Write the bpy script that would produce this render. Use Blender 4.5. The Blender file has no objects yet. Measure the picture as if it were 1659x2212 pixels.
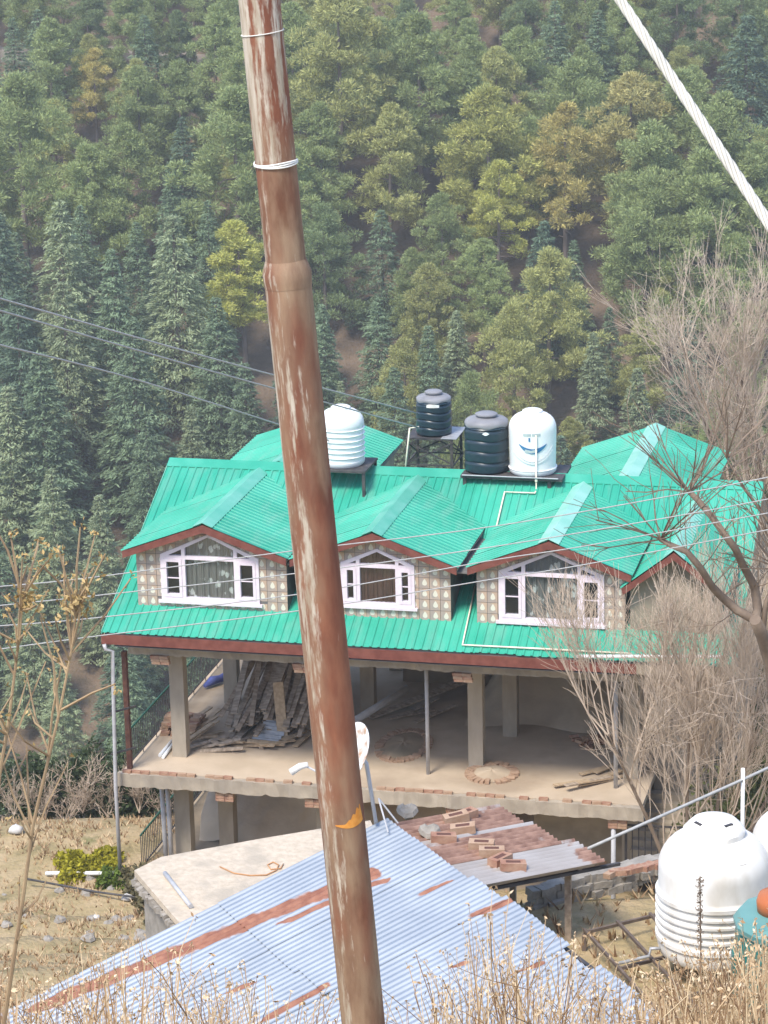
import bpy, math, random
import numpy as np
from mathutils import Vector
random.seed(7); rng = np.random.default_rng(7)
sc = bpy.context.scene
COL = sc.collection

# ---------------------------------------------------------------- camera
F = 6000.; CX, CY = 829.5, 1106.                       # pixels of a 1659 x 2212 frame
PITCH, PSI, ROLL = math.radians(16.1), math.radians(13.6), math.radians(1.3)
fw = np.array([-math.sin(PSI)*math.cos(PITCH), math.cos(PSI)*math.cos(PITCH), -math.sin(PITCH)])
r0 = np.cross(fw, [0, 0, 1.]); r0 /= np.linalg.norm(r0); u0 = np.cross(r0, fw)
RT = r0*math.cos(ROLL) - u0*math.sin(ROLL); UP = u0*math.cos(ROLL) + r0*math.sin(ROLL)
FH = np.array([-math.sin(PSI), math.cos(PSI), 0.]); RH = np.array([math.cos(PSI), math.sin(PSI), 0.])
def ray(x, y):
    d = fw + RT*(x-CX)/F - UP*(y-CY)/F
    return d/np.linalg.norm(d)
C = -ray(262, 1668)*72.                                 # world origin: front left corner of the open floor
def hit(x, y, axis, val):
    d = ray(x, y); return C + d*((val-C[axis])/d[axis])
def onplane(x, y, p, n):
    d = ray(x, y); return C + d*(((np.array(p)-C) @ n)/(d @ n))
def at(x, y, dist): return C + ray(x, y)*dist
def atd(x, y, dh):                                      # horizontal distance
    d = ray(x, y); return C + d*(dh/(d @ FH))

cam = bpy.data.cameras.new('camera'); co = bpy.data.objects.new('camera', cam); COL.objects.link(co)
cam.sensor_fit = 'HORIZONTAL'; cam.sensor_width = 36; cam.lens = 36*F/1659
cam.clip_start = 0.5; cam.clip_end = 4000
from mathutils import Matrix
co.matrix_world = Matrix(((RT[0], UP[0], -fw[0], C[0]), (RT[1], UP[1], -fw[1], C[1]), (RT[2], UP[2], -fw[2], C[2]), (0, 0, 0, 1)))
sc.camera = co

# ---------------------------------------------------------------- sky and sun
SUN_EL, SUN_AZ = math.radians(56), math.radians(200)    # azimuth clockwise from +Y
w = bpy.data.worlds.new('World'); sc.world = w; w.use_nodes = True
nt = w.node_tree; nt.nodes.clear()
sky = nt.nodes.new('ShaderNodeTexSky'); sky.sky_type = 'NISHITA'; sky.sun_disc = False
sky.sun_elevation = SUN_EL; sky.sun_rotation = SUN_AZ; sky.dust_density = 4.0; sky.air_density = 1.0; sky.altitude = 1800
bg = nt.nodes.new('ShaderNodeBackground'); bg.inputs['Strength'].default_value = 0.15
wo = nt.nodes.new('ShaderNodeOutputWorld'); nt.links.new(sky.outputs[0], bg.inputs[0]); nt.links.new(bg.outputs[0], wo.inputs[0])
sl = bpy.data.lights.new('sun', 'SUN'); sl.energy = 1.8; sl.angle = math.radians(15); sl.color = (1, .93, .82)
so = bpy.data.objects.new('sun', sl); COL.objects.link(so)
sd = Vector((math.sin(SUN_AZ)*math.cos(SUN_EL), math.cos(SUN_AZ)*math.cos(SUN_EL), math.sin(SUN_EL)))
so.rotation_euler = sd.to_track_quat('Z', 'Y').to_euler(); so.location = (0, 0, 80)
sc.view_settings.view_transform = 'Standard'; sc.view_settings.look = 'None'
sc.view_settings.gamma = 1; sc.view_settings.use_curve_mapping = False
sc.view_settings.exposure = 1.38
sc.cycles.use_denoising = True
sc.cycles.max_bounces = 8; sc.cycles.diffuse_bounces = 5; sc.cycles.volume_bounces = 0; sc.cycles.transparent_max_bounces = 8

# ---------------------------------------------------------------- materials
def new_mat(name):
    m = bpy.data.materials.new(name); m.use_nodes = True
    n = m.node_tree.nodes; l = m.node_tree.links
    return m, n, l, n['Principled BSDF']
def mat(name, c1, c2=None, scale=3., rough=.8, stretch=(1, 1, 1), detail=6., lo=.35, hi=.65, bump=0., bscale=None, metallic=0., c3=None, s3=.6, spec=.3):
    """colour noise between c1 and c2 (and large patches of c3), optional fine relief"""
    m, n, l, b = new_mat(name)
    b.inputs['Roughness'].default_value = rough; b.inputs['Metallic'].default_value = metallic
    b.inputs['Specular IOR Level'].default_value = spec
    tc = n.new('ShaderNodeTexCoord'); mp = n.new('ShaderNodeMapping'); mp.inputs['Scale'].default_value = stretch
    l.new(tc.outputs['Object'], mp.inputs[0])
    if c2 is None: c2 = tuple(x*.8 for x in c1)
    tx = n.new('ShaderNodeTexNoise'); tx.inputs['Scale'].default_value = scale; tx.inputs['Detail'].default_value = detail
    l.new(mp.outputs[0], tx.inputs['Vector'])
    cr = n.new('ShaderNodeValToRGB'); e = cr.color_ramp.elements
    e[0].position = lo; e[0].color = (*c1, 1); e[1].position = hi; e[1].color = (*c2, 1)
    l.new(tx.outputs['Fac'], cr.inputs[0]); out = cr.outputs[0]
    if c3:
        t3 = n.new('ShaderNodeTexNoise'); t3.inputs['Scale'].default_value = s3; t3.inputs['Detail'].default_value = 5
        l.new(mp.outputs[0], t3.inputs['Vector'])
        r3 = n.new('ShaderNodeValToRGB'); r3.color_ramp.elements[0].position = .5; r3.color_ramp.elements[1].position = .66
        l.new(t3.outputs['Fac'], r3.inputs[0])
        mx = n.new('ShaderNodeMixRGB'); mx.inputs[2].default_value = (*c3, 1)
        l.new(r3.outputs[0], mx.inputs[0]); l.new(out, mx.inputs[1]); out = mx.outputs[0]
    l.new(out, b.inputs['Base Color'])
    if bump:
        tb = n.new('ShaderNodeTexNoise'); tb.inputs['Scale'].default_value = bscale or scale*4; tb.inputs['Detail'].default_value = 4
        l.new(mp.outputs[0], tb.inputs['Vector'])
        bp = n.new('ShaderNodeBump'); bp.inputs['Strength'].default_value = bump; bp.inputs['Distance'].default_value = .02
        l.new(tb.outputs['Fac'], bp.inputs['Height']); l.new(bp.outputs[0], b.inputs['Normal'])
    return m
M = {}
def roof_mat():
    """painted sheet: fading in patches, dusty streaks down the slope, slight difference from sheet to sheet"""
    m, n, l, b = new_mat('green_sheet'); b.inputs['Roughness'].default_value = .45; b.inputs['Specular IOR Level'].default_value = .35
    ge = n.new('ShaderNodeNewGeometry'); oi = n.new('ShaderNodeObjectInfo')
    def noise(s, st):
        mp = n.new('ShaderNodeMapping'); mp.inputs['Scale'].default_value = st; l.new(ge.outputs['Position'], mp.inputs[0])
        t = n.new('ShaderNodeTexNoise'); t.inputs['Scale'].default_value = s; t.inputs['Detail'].default_value = 7; l.new(mp.outputs[0], t.inputs[0]); return t.outputs['Fac']
    def ramp(f, a, c, ca, cb):
        r = n.new('ShaderNodeValToRGB'); e = r.color_ramp.elements; e[0].position = a; e[1].position = c; e[0].color = (*ca, 1); e[1].color = (*cb, 1); l.new(f, r.inputs[0]); return r.outputs[0]
    def mx(f, a, c, bt='MIX'):
        x = n.new('ShaderNodeMixRGB'); x.blend_type = bt
        if isinstance(f, float): x.inputs[0].default_value = f
        else: l.new(f, x.inputs[0])
        l.new(a, x.inputs[1]); l.new(c, x.inputs[2]); return x.outputs[0]
    base = ramp(noise(.55, (1, 1, 1)), .38, .62, (.026, .325, .215), (.05, .385, .265))
    dust = ramp(noise(2.2, (1.6, .35, .6)), .5, .68, (0, 0, 0), (.5, .5, .5))
    du = n.new('ShaderNodeRGB'); du.outputs[0].default_value = (.13, .36, .27, 1)
    c = mx(dust, base, du.outputs[0])
    c = mx(1.0, c, ramp(oi.outputs['Random'], 0., 1., (.90, .92, .92), (1.08, 1.05, 1.05)), 'MULTIPLY')
    l.new(c, b.inputs['Base Color']); return m
M['green'] = roof_mat()
M['cap'] = mat('pale_ridge_cap', (.09, .40, .28), (.13, .44, .32), 2., .4, c3=(.17, .47, .36), s3=1.2)
M['ridge'] = mat('ridge_sheet', (.035, .32, .215), (.05, .35, .24), 2., .4, c3=(.07, .38, .27), s3=1.)
M['cap2'] = mat('faded_ridge_cap', (.22, .52, .40), (.30, .58, .47), 2., .35)
M['fascia'] = mat('fascia_paint', (.15, .048, .036), (.21, .075, .055), 5., .6)
M['frame'] = mat('window_paint', (.72, .62, .68), (.78, .7, .74), 8., .5)
M['cheek'] = mat('grey_render', (.12, .12, .12), (.18, .17, .16), 3., .9)
M['conc'] = mat('concrete', (.42, .36, .28), (.33, .28, .22), 2.5, .9, bump=.3, c3=(.3, .26, .21), s3=.8)
M['column'] = mat('column_concrete', (.40, .35, .28), (.33, .29, .23), 4., .9, bump=.25, stretch=(1, 1, .4))
M['floor'] = mat('dusty_floor', (.52, .42, .31), (.45, .36, .26), 1.3, .95, bump=.2, c3=(.36, .28, .2), s3=.5)
M['earth'] = mat('earth_bank', (.40, .31, .21), (.29, .23, .16), 1.5, .95, bump=.6, bscale=6, c3=(.24, .2, .14), s3=.7)
M['conc2'] = mat('pitted_concrete', (.58, .49, .38), (.48, .40, .30), 7., .95, bump=.8, bscale=14, c3=(.42, .36, .28), s3=1.6)
M['bank'] = mat('sandy_bank', (.60, .50, .37), (.50, .41, .30), 1.5, .95, bump=.6, bscale=6)
M['plaster'] = mat('plaster', (.33, .28, .21), (.25, .21, .16), 1.2, .95, bump=.3, c3=(.20, .17, .13), s3=.6)
M['brick'] = mat('brick', (.30, .15, .10), (.40, .25, .17), 9., .9, bump=.4)
M['brick2'] = mat('pale_brick', (.42, .29, .20), (.36, .23, .15), 9., .9, bump=.4)
M['wood'] = mat('weathered_timber', (.46, .37, .28), (.26, .205, .155), 4., .9, stretch=(3, 1, 3), bump=.3)
M['wood2'] = mat('pale_timber', (.5, .38, .25), (.38, .28, .18), 4., .85, stretch=(3, 1, 3), bump=.2)
M['white'] = mat('white_plastic', (.80, .81, .80), (.76, .77, .76), 2., .4)
M['cream'] = mat('cream_plastic', (.74, .71, .65), (.80, .78, .73), 2.5, .5, c3=(.60, .55, .47), s3=1.7, stretch=(1, 1, .5))
M['offwhite_pipe'] = mat('pvc_pipe', (.72, .66, .50), (.78, .73, .6), 4., .45)
M['greypipe'] = mat('grey_pipe', (.48, .48, .49), (.4, .4, .41), 5., .45)
M['black'] = mat('black_plastic', (.012, .03, .042), (.018, .036, .05), 2., .34, spec=.5)
M['blacktop'] = mat('grey_black_plastic', (.20, .20, .21), (.26, .26, .27), 3., .5)  # shoulders and lids, a lighter grey than the tank bodies
M['steel'] = mat('dark_steel', (.045, .045, .05), (.09, .08, .075), 6., .6)
M['galv'] = mat('galvanised_steel', (.45, .46, .47), (.35, .36, .37), 8., .5, metallic=.3)
M['strand'] = mat('bright_strand', (.56, .53, .46), (.46, .44, .38), 20., .6)
M['wire'] = mat('wire_metal', (.42, .42, .40), (.34, .34, .33), 12., .55)
M['rustdark'] = mat('rusted_steel', (.10, .045, .035), (.16, .075, .05), 8., .8)
M['greentank'] = mat('green_plastic', (.012, .14, .125), (.02, .17, .15), 2., .4)
M['orange'] = mat('orange_plastic', (.48, .15, .05), (.4, .12, .045), 3., .5)
M['blue'] = mat('blue_print', (.03, .14, .3), (.05, .2, .36), 6., .5)
M['greyprint'] = mat('grey_print', (.38, .45, .45), (.46, .52, .5), 9., .5)
M['stone'] = mat('stone', (.34, .31, .27), (.24, .22, .19), 5., .95, bump=.6)
M['dish'] = mat('dish_paint', (.72, .72, .70), (.78, .78, .76), 5., .5, c3=(.42, .25, .14), s3=6.)
M['bark'] = mat('pine_bark', (.16, .12, .095), (.24, .19, .16), 3., .95, stretch=(1, 1, .3), bump=.5)
M['twig'] = mat('dry_twig', (.42, .33, .25), (.56, .46, .36), 2., .9)
M['limb'] = mat('bare_limb_bark', (.17, .125, .09), (.24, .18, .13), 4., .9, bump=.4)
M['weed'] = mat('dry_weed', (.46, .34, .21), (.33, .23, .14), 1.5, .9)
M['weedhead'] = mat('dry_seed_head', (.36, .24, .09), (.46, .33, .15), 6., .9)
M['seed'] = mat('straw_seed', (.60, .46, .30), (.44, .31, .19), 4., .9)
M['mustard'] = mat('yellow_green_leaf', (.30, .30, .03), (.16, .22, .03), 4., .8)
M['hose'] = mat('orange_hose', (.55, .28, .12), None, 4., .6)
M['cloth'] = mat('pale_sack', (.6, .58, .55), (.45, .44, .42), 5., .9)
M['bluecloth'] = mat('blue_cloth', (.08, .1, .3), (.12, .15, .4), 5., .9)
M['railgreen'] = mat('rail_paint', (.02, .09, .06), (.03, .12, .08), 5., .5)

def crown_mat(name, lo, hi, tr=.25):
    m, n, l, b = new_mat(name)
    oi = n.new('ShaderNodeObjectInfo'); ge = n.new('ShaderNodeNewGeometry')
    mr = n.new('ShaderNodeMapRange'); mr.inputs['To Min'].default_value = lo; mr.inputs['To Max'].default_value = hi
    l.new(ge.outputs['Random Per Island'], mr.inputs['Value'])
    mx = n.new('ShaderNodeVectorMath'); mx.operation = 'SCALE'
    l.new(oi.outputs['Color'], mx.inputs[0]); l.new(mr.outputs[0], mx.inputs['Scale'])
    l.new(mx.outputs[0], b.inputs['Base Color']); b.inputs['Roughness'].default_value = .75; b.inputs['Specular IOR Level'].default_value = .2
    t = n.new('ShaderNodeBsdfTranslucent'); l.new(mx.outputs[0], t.inputs['Color'])
    ms = n.new('ShaderNodeMixShader'); ms.inputs[0].default_value = tr
    l.new(b.outputs[0], ms.inputs[1]); l.new(t.outputs[0], ms.inputs[2]); l.new(ms.outputs[0], n['Material Output'].inputs[0])
    return m
M['crown'] = crown_mat('needles', .6, 1.5, .35)

ZPALE = 4.0
def straw_mat(name, ca, cb, cc):
    m, n, l, b = new_mat(name); b.inputs['Roughness'].default_value = .9; b.inputs['Specular IOR Level'].default_value = .1
    ge = n.new('ShaderNodeNewGeometry'); r = n.new('ShaderNodeValToRGB'); e = r.color_ramp.elements; e.new(.5)
    for i, c in enumerate((ca, cb, cc)): e[i].position = .1+.4*i; e[i].color = (*c, 1)
    l.new(ge.outputs['Random Per Island'], r.inputs[0]); l.new(r.outputs[0], b.inputs['Base Color']); return m
M['weed'] = straw_mat('dry_weed_stalk', (.20, .12, .07), (.42, .29, .17), (.60, .47, .30))
M['seed'] = straw_mat('straw_seed_head', (.30, .19, .10), (.55, .40, .24), (.70, .56, .38))
def rust_pole_mat():
    m, n, l, b = new_mat('rusted_pole_paint'); b.inputs['Roughness'].default_value = .72; b.inputs['Specular IOR Level'].default_value = .3
    tc = n.new('ShaderNodeTexCoord')
    def noise(sc_, st, det=6, rot=0):
        mp = n.new('ShaderNodeMapping'); mp.inputs['Scale'].default_value = st; mp.inputs['Location'].default_value = (rot, rot*2, rot)
        l.new(tc.outputs['Object'], mp.inputs[0])
        t = n.new('ShaderNodeTexNoise'); t.inputs['Scale'].default_value = sc_; t.inputs['Detail'].default_value = det; t.inputs['Roughness'].default_value = .65
        l.new(mp.outputs[0], t.inputs['Vector']); return t.outputs['Fac']
    def ramp(f, a, b_, ca, cb):
        r = n.new('ShaderNodeValToRGB'); e = r.color_ramp.elements
        e[0].position = a; e[1].position = b_; e[0].color = (*ca, 1); e[1].color = (*cb, 1); l.new(f, r.inputs[0]); return r.outputs[0]
    def mix(f, a, c):
        x = n.new('ShaderNodeMixRGB'); l.new(f, x.inputs[0]); l.new(a, x.inputs[1]); l.new(c, x.inputs[2]); return x.outputs[0]
    rustc = ramp(noise(9, (1, 1, .25)), .35, .65, (.15, .05, .03), (.27, .11, .06))
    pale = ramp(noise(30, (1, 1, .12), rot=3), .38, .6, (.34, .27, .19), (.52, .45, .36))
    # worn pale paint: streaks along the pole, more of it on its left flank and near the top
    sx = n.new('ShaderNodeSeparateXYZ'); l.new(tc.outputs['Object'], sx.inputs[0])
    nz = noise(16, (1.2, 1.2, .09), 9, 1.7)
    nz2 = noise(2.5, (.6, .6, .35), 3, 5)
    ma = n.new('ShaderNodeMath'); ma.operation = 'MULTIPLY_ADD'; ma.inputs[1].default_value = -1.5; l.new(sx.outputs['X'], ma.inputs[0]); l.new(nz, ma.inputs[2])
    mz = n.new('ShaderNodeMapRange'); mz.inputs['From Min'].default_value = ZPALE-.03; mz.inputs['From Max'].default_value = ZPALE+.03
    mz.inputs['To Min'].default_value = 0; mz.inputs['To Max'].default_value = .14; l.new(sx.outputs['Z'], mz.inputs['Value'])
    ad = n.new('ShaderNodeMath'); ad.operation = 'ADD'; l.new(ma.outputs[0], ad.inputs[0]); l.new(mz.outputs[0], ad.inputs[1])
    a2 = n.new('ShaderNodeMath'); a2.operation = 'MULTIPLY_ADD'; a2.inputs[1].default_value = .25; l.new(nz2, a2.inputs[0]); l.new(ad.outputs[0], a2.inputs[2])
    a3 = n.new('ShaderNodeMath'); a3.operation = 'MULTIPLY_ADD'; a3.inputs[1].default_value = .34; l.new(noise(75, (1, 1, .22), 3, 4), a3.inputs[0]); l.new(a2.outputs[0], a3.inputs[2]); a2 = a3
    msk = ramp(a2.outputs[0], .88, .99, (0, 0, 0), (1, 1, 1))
    brown = ramp(noise(14, (1, 1, .2), 6, 12), .35, .65, (.20, .115, .07), (.33, .225, .14))
    rustc = mix(ramp(noise(1.6, (1.5, 1.5, .5), 4, 21), .46, .6, (0, 0, 0), (1, 1, 1)), rustc, brown)
    col = mix(msk, rustc, pale)
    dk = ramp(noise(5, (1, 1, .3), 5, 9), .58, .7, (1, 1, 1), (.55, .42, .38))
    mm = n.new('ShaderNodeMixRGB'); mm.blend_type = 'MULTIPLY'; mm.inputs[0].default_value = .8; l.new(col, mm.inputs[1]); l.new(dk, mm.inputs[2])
    l.new(mm.outputs[0], b.inputs['Base Color'])
    bp = n.new('ShaderNodeBump'); bp.inputs['Strength'].default_value = .25; bp.inputs['Distance'].default_value = .004
    l.new(noise(60, (1, 1, .3)), bp.inputs['Height']); l.new(bp.outputs[0], b.inputs['Normal'])
    return m
M['pole'] = rust_pole_mat()

def tile_mat():
    m, n, l, b = new_mat('patterned_tile'); b.inputs['Roughness'].default_value = .5
    uv = n.new('ShaderNodeUVMap'); sp = n.new('ShaderNodeSeparateXYZ'); l.new(uv.outputs[0], sp.inputs[0])
    oi = n.new('ShaderNodeObjectInfo')
    def math_(op, a, c=None, d=None):
        x = n.new('ShaderNodeMath'); x.operation = op
        for i, v in enumerate((a, c, d)):
            if v is None: continue
            if isinstance(v, (int, float)): x.inputs[i].default_value = v
            else: l.new(v, x.inputs[i])
        return x.outputs[0]
    u, v = sp.outputs['X'], sp.outputs['Y']
    # leaf shaped print: ellipse narrowing towards its tip
    du = math_('SUBTRACT', u, .52); dv = math_('SUBTRACT', v, .55)
    wd = math_('MULTIPLY_ADD', dv, -.35, .2)
    e1 = math_('POWER', math_('ABSOLUTE', math_('DIVIDE', du, wd)), 2.); e2 = math_('POWER', math_('ABSOLUTE', math_('DIVIDE', dv, .3)), 2.)
    leaf = math_('LESS_THAN', math_('ADD', e1, e2), 1.)
    dark = math_('LESS_THAN', math_('ADD', math_('POWER', math_('ABSOLUTE', math_('DIVIDE', math_('SUBTRACT', u, .36), .22)), 2.), math_('POWER', math_('ABSOLUTE', math_('DIVIDE', math_('SUBTRACT', v, .42), .3)), 2.)), 1.)
    half = math_('GREATER_THAN', math_('ADD', u, math_('MULTIPLY', v, .6)), .95)
    def mixc(f, a, c):
        x = n.new('ShaderNodeMixRGB'); l.new(f, x.inputs[0])
        for i, q in ((1, a), (2, c)):
            if isinstance(q, tuple): x.inputs[i].default_value = (*q, 1)
            else: l.new(q, x.inputs[i])
        return x.outputs[0]
    base = mixc(half, (.42, .35, .30), (.52, .39, .29))
    tint = mixc(oi.outputs['Random'], (.85, .85, .88), (1.1, 1.05, 1.))
    mm = n.new('ShaderNodeMixRGB'); mm.blend_type = 'MULTIPLY'; mm.inputs[0].default_value = 1; l.new(base, mm.inputs[1]); l.new(tint, mm.inputs[2])
    c = mixc(dark, mm.outputs[0], (.37, .325, .285)); c = mixc(leaf, c, (.68, .65, .54))
    l.new(c, b.inputs['Base Color'])
    return m
M['tile'] = tile_mat()

def curtain_mat(name, ca, cb, dark):
    m, n, l, b = new_mat(name); b.inputs['Roughness'].default_value = .9
    tc = n.new('ShaderNodeTexCoord'); vo = n.new('ShaderNodeTexVoronoi'); vo.inputs['Scale'].default_value = 5.5
    mp = n.new('ShaderNodeMapping'); mp.inputs['Scale'].default_value = (1, 1, .75); l.new(tc.outputs['Object'], mp.inputs[0])
    nz = n.new('ShaderNodeTexNoise'); nz.inputs['Scale'].default_value = 9; l.new(mp.outputs[0], nz.inputs[0])
    ad = n.new('ShaderNodeMixRGB'); ad.inputs[0].default_value = .12; l.new(mp.outputs[0], ad.inputs[1]); l.new(nz.outputs['Color'], ad.inputs[2])
    l.new(ad.outputs[0], vo.inputs['Vector'])
    cr = n.new('ShaderNodeValToRGB'); e = cr.color_ramp.elements
    e[0].position = .28; e[0].color = (*ca, 1); e[1].position = .36; e[1].color = (*cb, 1)
    l.new(vo.outputs['Distance'], cr.inputs[0]); l.new(cr.outputs[0], b.inputs['Base Color'])
    return m
M['curtain'] = curtain_mat('leaf_print_curtain', (.92, .90, .84), (.30, .28, .26), 0)
M['redcurtain'] = mat('maroon_curtain', (.16, .075, .06), (.22, .11, .085), 3., .9, stretch=(6, 1, .4))
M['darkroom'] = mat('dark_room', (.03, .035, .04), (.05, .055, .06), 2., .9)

def glass_mat():
    m, n, l, b = new_mat('window_glass')
    g = n.new('ShaderNodeBsdfGlossy'); g.inputs['Roughness'].default_value = .05; g.inputs['Color'].default_value = (.8, .85, .9, 1)
    t = n.new('ShaderNodeBsdfTransparent'); t.inputs['Color'].default_value = (.85, .88, .88, 1)
    ms = n.new('ShaderNodeMixShader'); ms.inputs[0].default_value = .1
    l.new(t.outputs[0], ms.inputs[1]); l.new(g.outputs[0], ms.inputs[2]); l.new(ms.outputs[0], n['Material Output'].inputs[0])
    return m
M['glass'] = glass_mat()

def tin_mat(name, tin1, tin2, rust1, rust2, metal=.6):
    m, n, l, b = new_mat(name); b.inputs['Roughness'].default_value = .45; b.inputs['Specular IOR Level'].default_value = .4
    at_ = n.new('ShaderNodeAttribute'); at_.attribute_name = 'rust'
    tc = n.new('ShaderNodeTexCoord')
    def noise(s):
        t = n.new('ShaderNodeTexNoise'); t.inputs['Scale'].default_value = s; t.inputs['Detail'].default_value = 6; l.new(tc.outputs['Object'], t.inputs[0]); return t.outputs['Fac']
    def ramp(f, a, b_, ca, cb):
        r = n.new('ShaderNodeValToRGB'); e = r.color_ramp.elements
        e[0].position = a; e[1].position = b_; e[0].color = (*ca, 1); e[1].color = (*cb, 1); l.new(f, r.inputs[0]); return r.outputs[0]
    tin = ramp(noise(1.4), .35, .65, tin1, tin2); ru = ramp(noise(7), .35, .65, rust1, rust2)
    ma = n.new('ShaderNodeMath'); ma.operation = 'MULTIPLY_ADD'; ma.inputs[1].default_value = .5; l.new(noise(9), ma.inputs[0]); l.new(at_.outputs['Fac'], ma.inputs[2])
    f = ramp(ma.outputs[0], .68, .82, (0, 0, 0), (1, 1, 1))
    mx = n.new('ShaderNodeMixRGB'); l.new(f, mx.inputs[0]); l.new(tin, mx.inputs[1]); l.new(ru, mx.inputs[2]); l.new(mx.outputs[0], b.inputs['Base Color'])
    iv = n.new('ShaderNodeMath'); iv.operation = 'MULTIPLY_ADD'; iv.inputs[1].default_value = -metal; iv.inputs[2].default_value = metal; l.new(f, iv.inputs[0]); l.new(iv.outputs[0], b.inputs['Metallic'])
    return m
M['tin'] = tin_mat('corrugated_tin', (.35, .39, .43), (.44, .48, .52), (.22, .085, .05), (.33, .15, .09))
M['rusttin'] = tin_mat('rusty_tin', (.50, .47, .44), (.40, .36, .33), (.19, .105, .075), (.34, .21, .155), .3)

# ---------------------------------------------------------------- builders
def wloc(o):
    v = np.zeros(3)
    while o is not None: v += np.array(o.location); o = o.parent
    return v
def tag(o, label=None, cat=None, group=None, kind=None):
    if label: o['label'] = label
    if cat: o['category'] = cat
    if group: o['group'] = group
    if kind: o['kind'] = kind
    return o
def thing(name, label, cat, loc, group=None):
    o = bpy.data.objects.new(name, None); COL.objects.link(o); o.empty_display_size = .3
    o.location = tuple(float(a) for a in loc); return tag(o, label, cat, group)
class MB:
    def __init__(s): s.v = []; s.f = []; s.uv = None
    def add(s, vs, fs):
        k = len(s.v); s.v += [tuple(map(float, p)) for p in vs]; s.f += [tuple(i+k for i in f) for f in fs]; return s
    def frame(s, c, ax, ay, az, hx, hy, hz):
        c = np.array(c, float); P = [c+ax*hx*i+ay*hy*j+az*hz*k for k in (-1, 1) for j in (-1, 1) for i in (-1, 1)]
        return s.add(P, [(0, 2, 3, 1), (4, 5, 7, 6), (0, 1, 5, 4), (2, 6, 7, 3), (0, 4, 6, 2), (1, 3, 7, 5)])
    def box(s, a, b):
        a = np.array(a, float); b = np.array(b, float)
        return s.frame((a+b)/2, np.array([1, 0, 0.]), np.array([0, 1, 0.]), np.array([0, 0, 1.]), *(np.abs(b-a)/2))
    def rbox(s, c, size, rz=0, tilt=0):
        ax = np.array([math.cos(rz), math.sin(rz), 0.]); ay = np.array([-math.sin(rz), math.cos(rz), 0.]); az = np.array([0, 0, 1.])
        ax2 = ax*math.cos(tilt)+az*math.sin(tilt); az2 = -ax*math.sin(tilt)+az*math.cos(tilt)
        return s.frame(c, ax2, ay, az2, size[0]/2, size[1]/2, size[2]/2)
    def bar(s, p, q, w, h, up=(0, 0, 1.)):
        p = np.array(p, float); q = np.array(q, float); d = q-p; L = np.linalg.norm(d); d /= L
        x = np.cross(d, up); x /= np.linalg.norm(x)+1e-9; u = np.cross(x, d)
        return s.frame((p+q)/2, d, u, x, L/2, h/2, w/2)
    def tube(s, pts, rad, n=8, cap=True):
        pts = [np.array(p, float) for p in pts]
        if not hasattr(rad, '__len__'): rad = [rad]*len(pts)
        k = len(s.v); ref = None
        for i, p in enumerate(pts):
            d = (pts[min(i+1, len(pts)-1)]-pts[max(i-1, 0)]); d = d/(np.linalg.norm(d)+1e-9)
            if ref is None:
                ref = np.cross(d, [0, 0, 1.] if abs(d[2]) < .9 else [1., 0, 0])
            ref = ref-d*(ref @ d); ref /= np.linalg.norm(ref)+1e-9; b = np.cross(d, ref)
            for j in range(n):
                a = 2*math.pi*j/n; s.v.append(tuple(p+(ref*math.cos(a)+b*math.sin(a))*rad[i]))
        for i in range(len(pts)-1):
            for j in range(n):
                a = k+i*n+j; b_ = k+i*n+(j+1) % n; s.f.append((a, b_, b_+n, a+n))
        if cap: s.f.append(tuple(k+j for j in range(n))[::-1]); s.f.append(tuple(k+(len(pts)-1)*n+j for j in range(n)))
        return s
    def lathe(s, c, prof, n=40, wave=None):
        k = len(s.v); c = np.array(c, float)
        for r, z in prof:
            for j in range(n):
                a = 2*math.pi*j/n; dz = wave(a, z, r) if wave else 0
                s.v.append((c[0]+r*math.cos(a), c[1]+r*math.sin(a), c[2]+z+dz))
        for i in range(len(prof)-1):
            for j in range(n):
                a = k+i*n+j; b = k+i*n+(j+1) % n; s.f.append((a, b, b+n, a+n))
        s.f.append(tuple(k+j for j in range(n))[::-1]); s.f.append(tuple(k+(len(prof)-1)*n+j for j in range(n)))
        return s
    def prism(s, poly, vec):
        k = len(poly); vec = np.array(vec, float)
        P = [np.array(p, float) for p in poly]; Q = [p+vec for p in P]
        return s.add(P+Q, [tuple(range(k))[::-1], tuple(range(k, 2*k))]+[(i, (i+1) % k, (i+1) % k+k, i+k) for i in range(k)])
    def rough_box(s, a, b, nx, j, R):                      # long box with broken, uneven edges
        a = np.array(a, float); b = np.array(b, float); k = len(s.v)
        for i in range(nx+1):
            x = a[0]+(b[0]-a[0])*i/nx
            for y, z in ((a[1], a[2]), (b[1], a[2]), (b[1], b[2]), (a[1], b[2])): s.v.append((x+R.normal(0, j*.3), y+(R.normal(0, j) if y == a[1] else 0), z+R.normal(0, j)*(1 if z == a[2] else .5)))
        for i in range(nx):
            for q in range(4): c = k+4*i; s.f.append((c+q, c+(q+1) % 4, c+4+(q+1) % 4, c+4+q))
        s.f += [(k, k+3, k+2, k+1), tuple(k+4*nx+q for q in range(4))]
        return s
    def build(s, name, m, parent=None, smooth=False, attr=None):
        me = bpy.data.meshes.new(name)
        off = wloc(parent) if parent is not None else np.zeros(3)
        vs = np.array(s.v, float)-off
        me.from_pydata([tuple(p) for p in vs], [], s.f); me.validate(); me.update()
        if s.uv:
            u = me.uv_layers.new(name='UVMap')
            for i, q in enumerate(s.uv): u.data[i].uv = q
        if attr is not None:
            a = me.attributes.new('rust', 'FLOAT', 'POINT'); a.data.foreach_set('value', np.array(attr, dtype=np.float32))
        if smooth:
            for p in me.polygons: p.use_smooth = len(p.vertices) < 8
        me.materials.append(M[m] if isinstance(m, str) else m)
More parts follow.
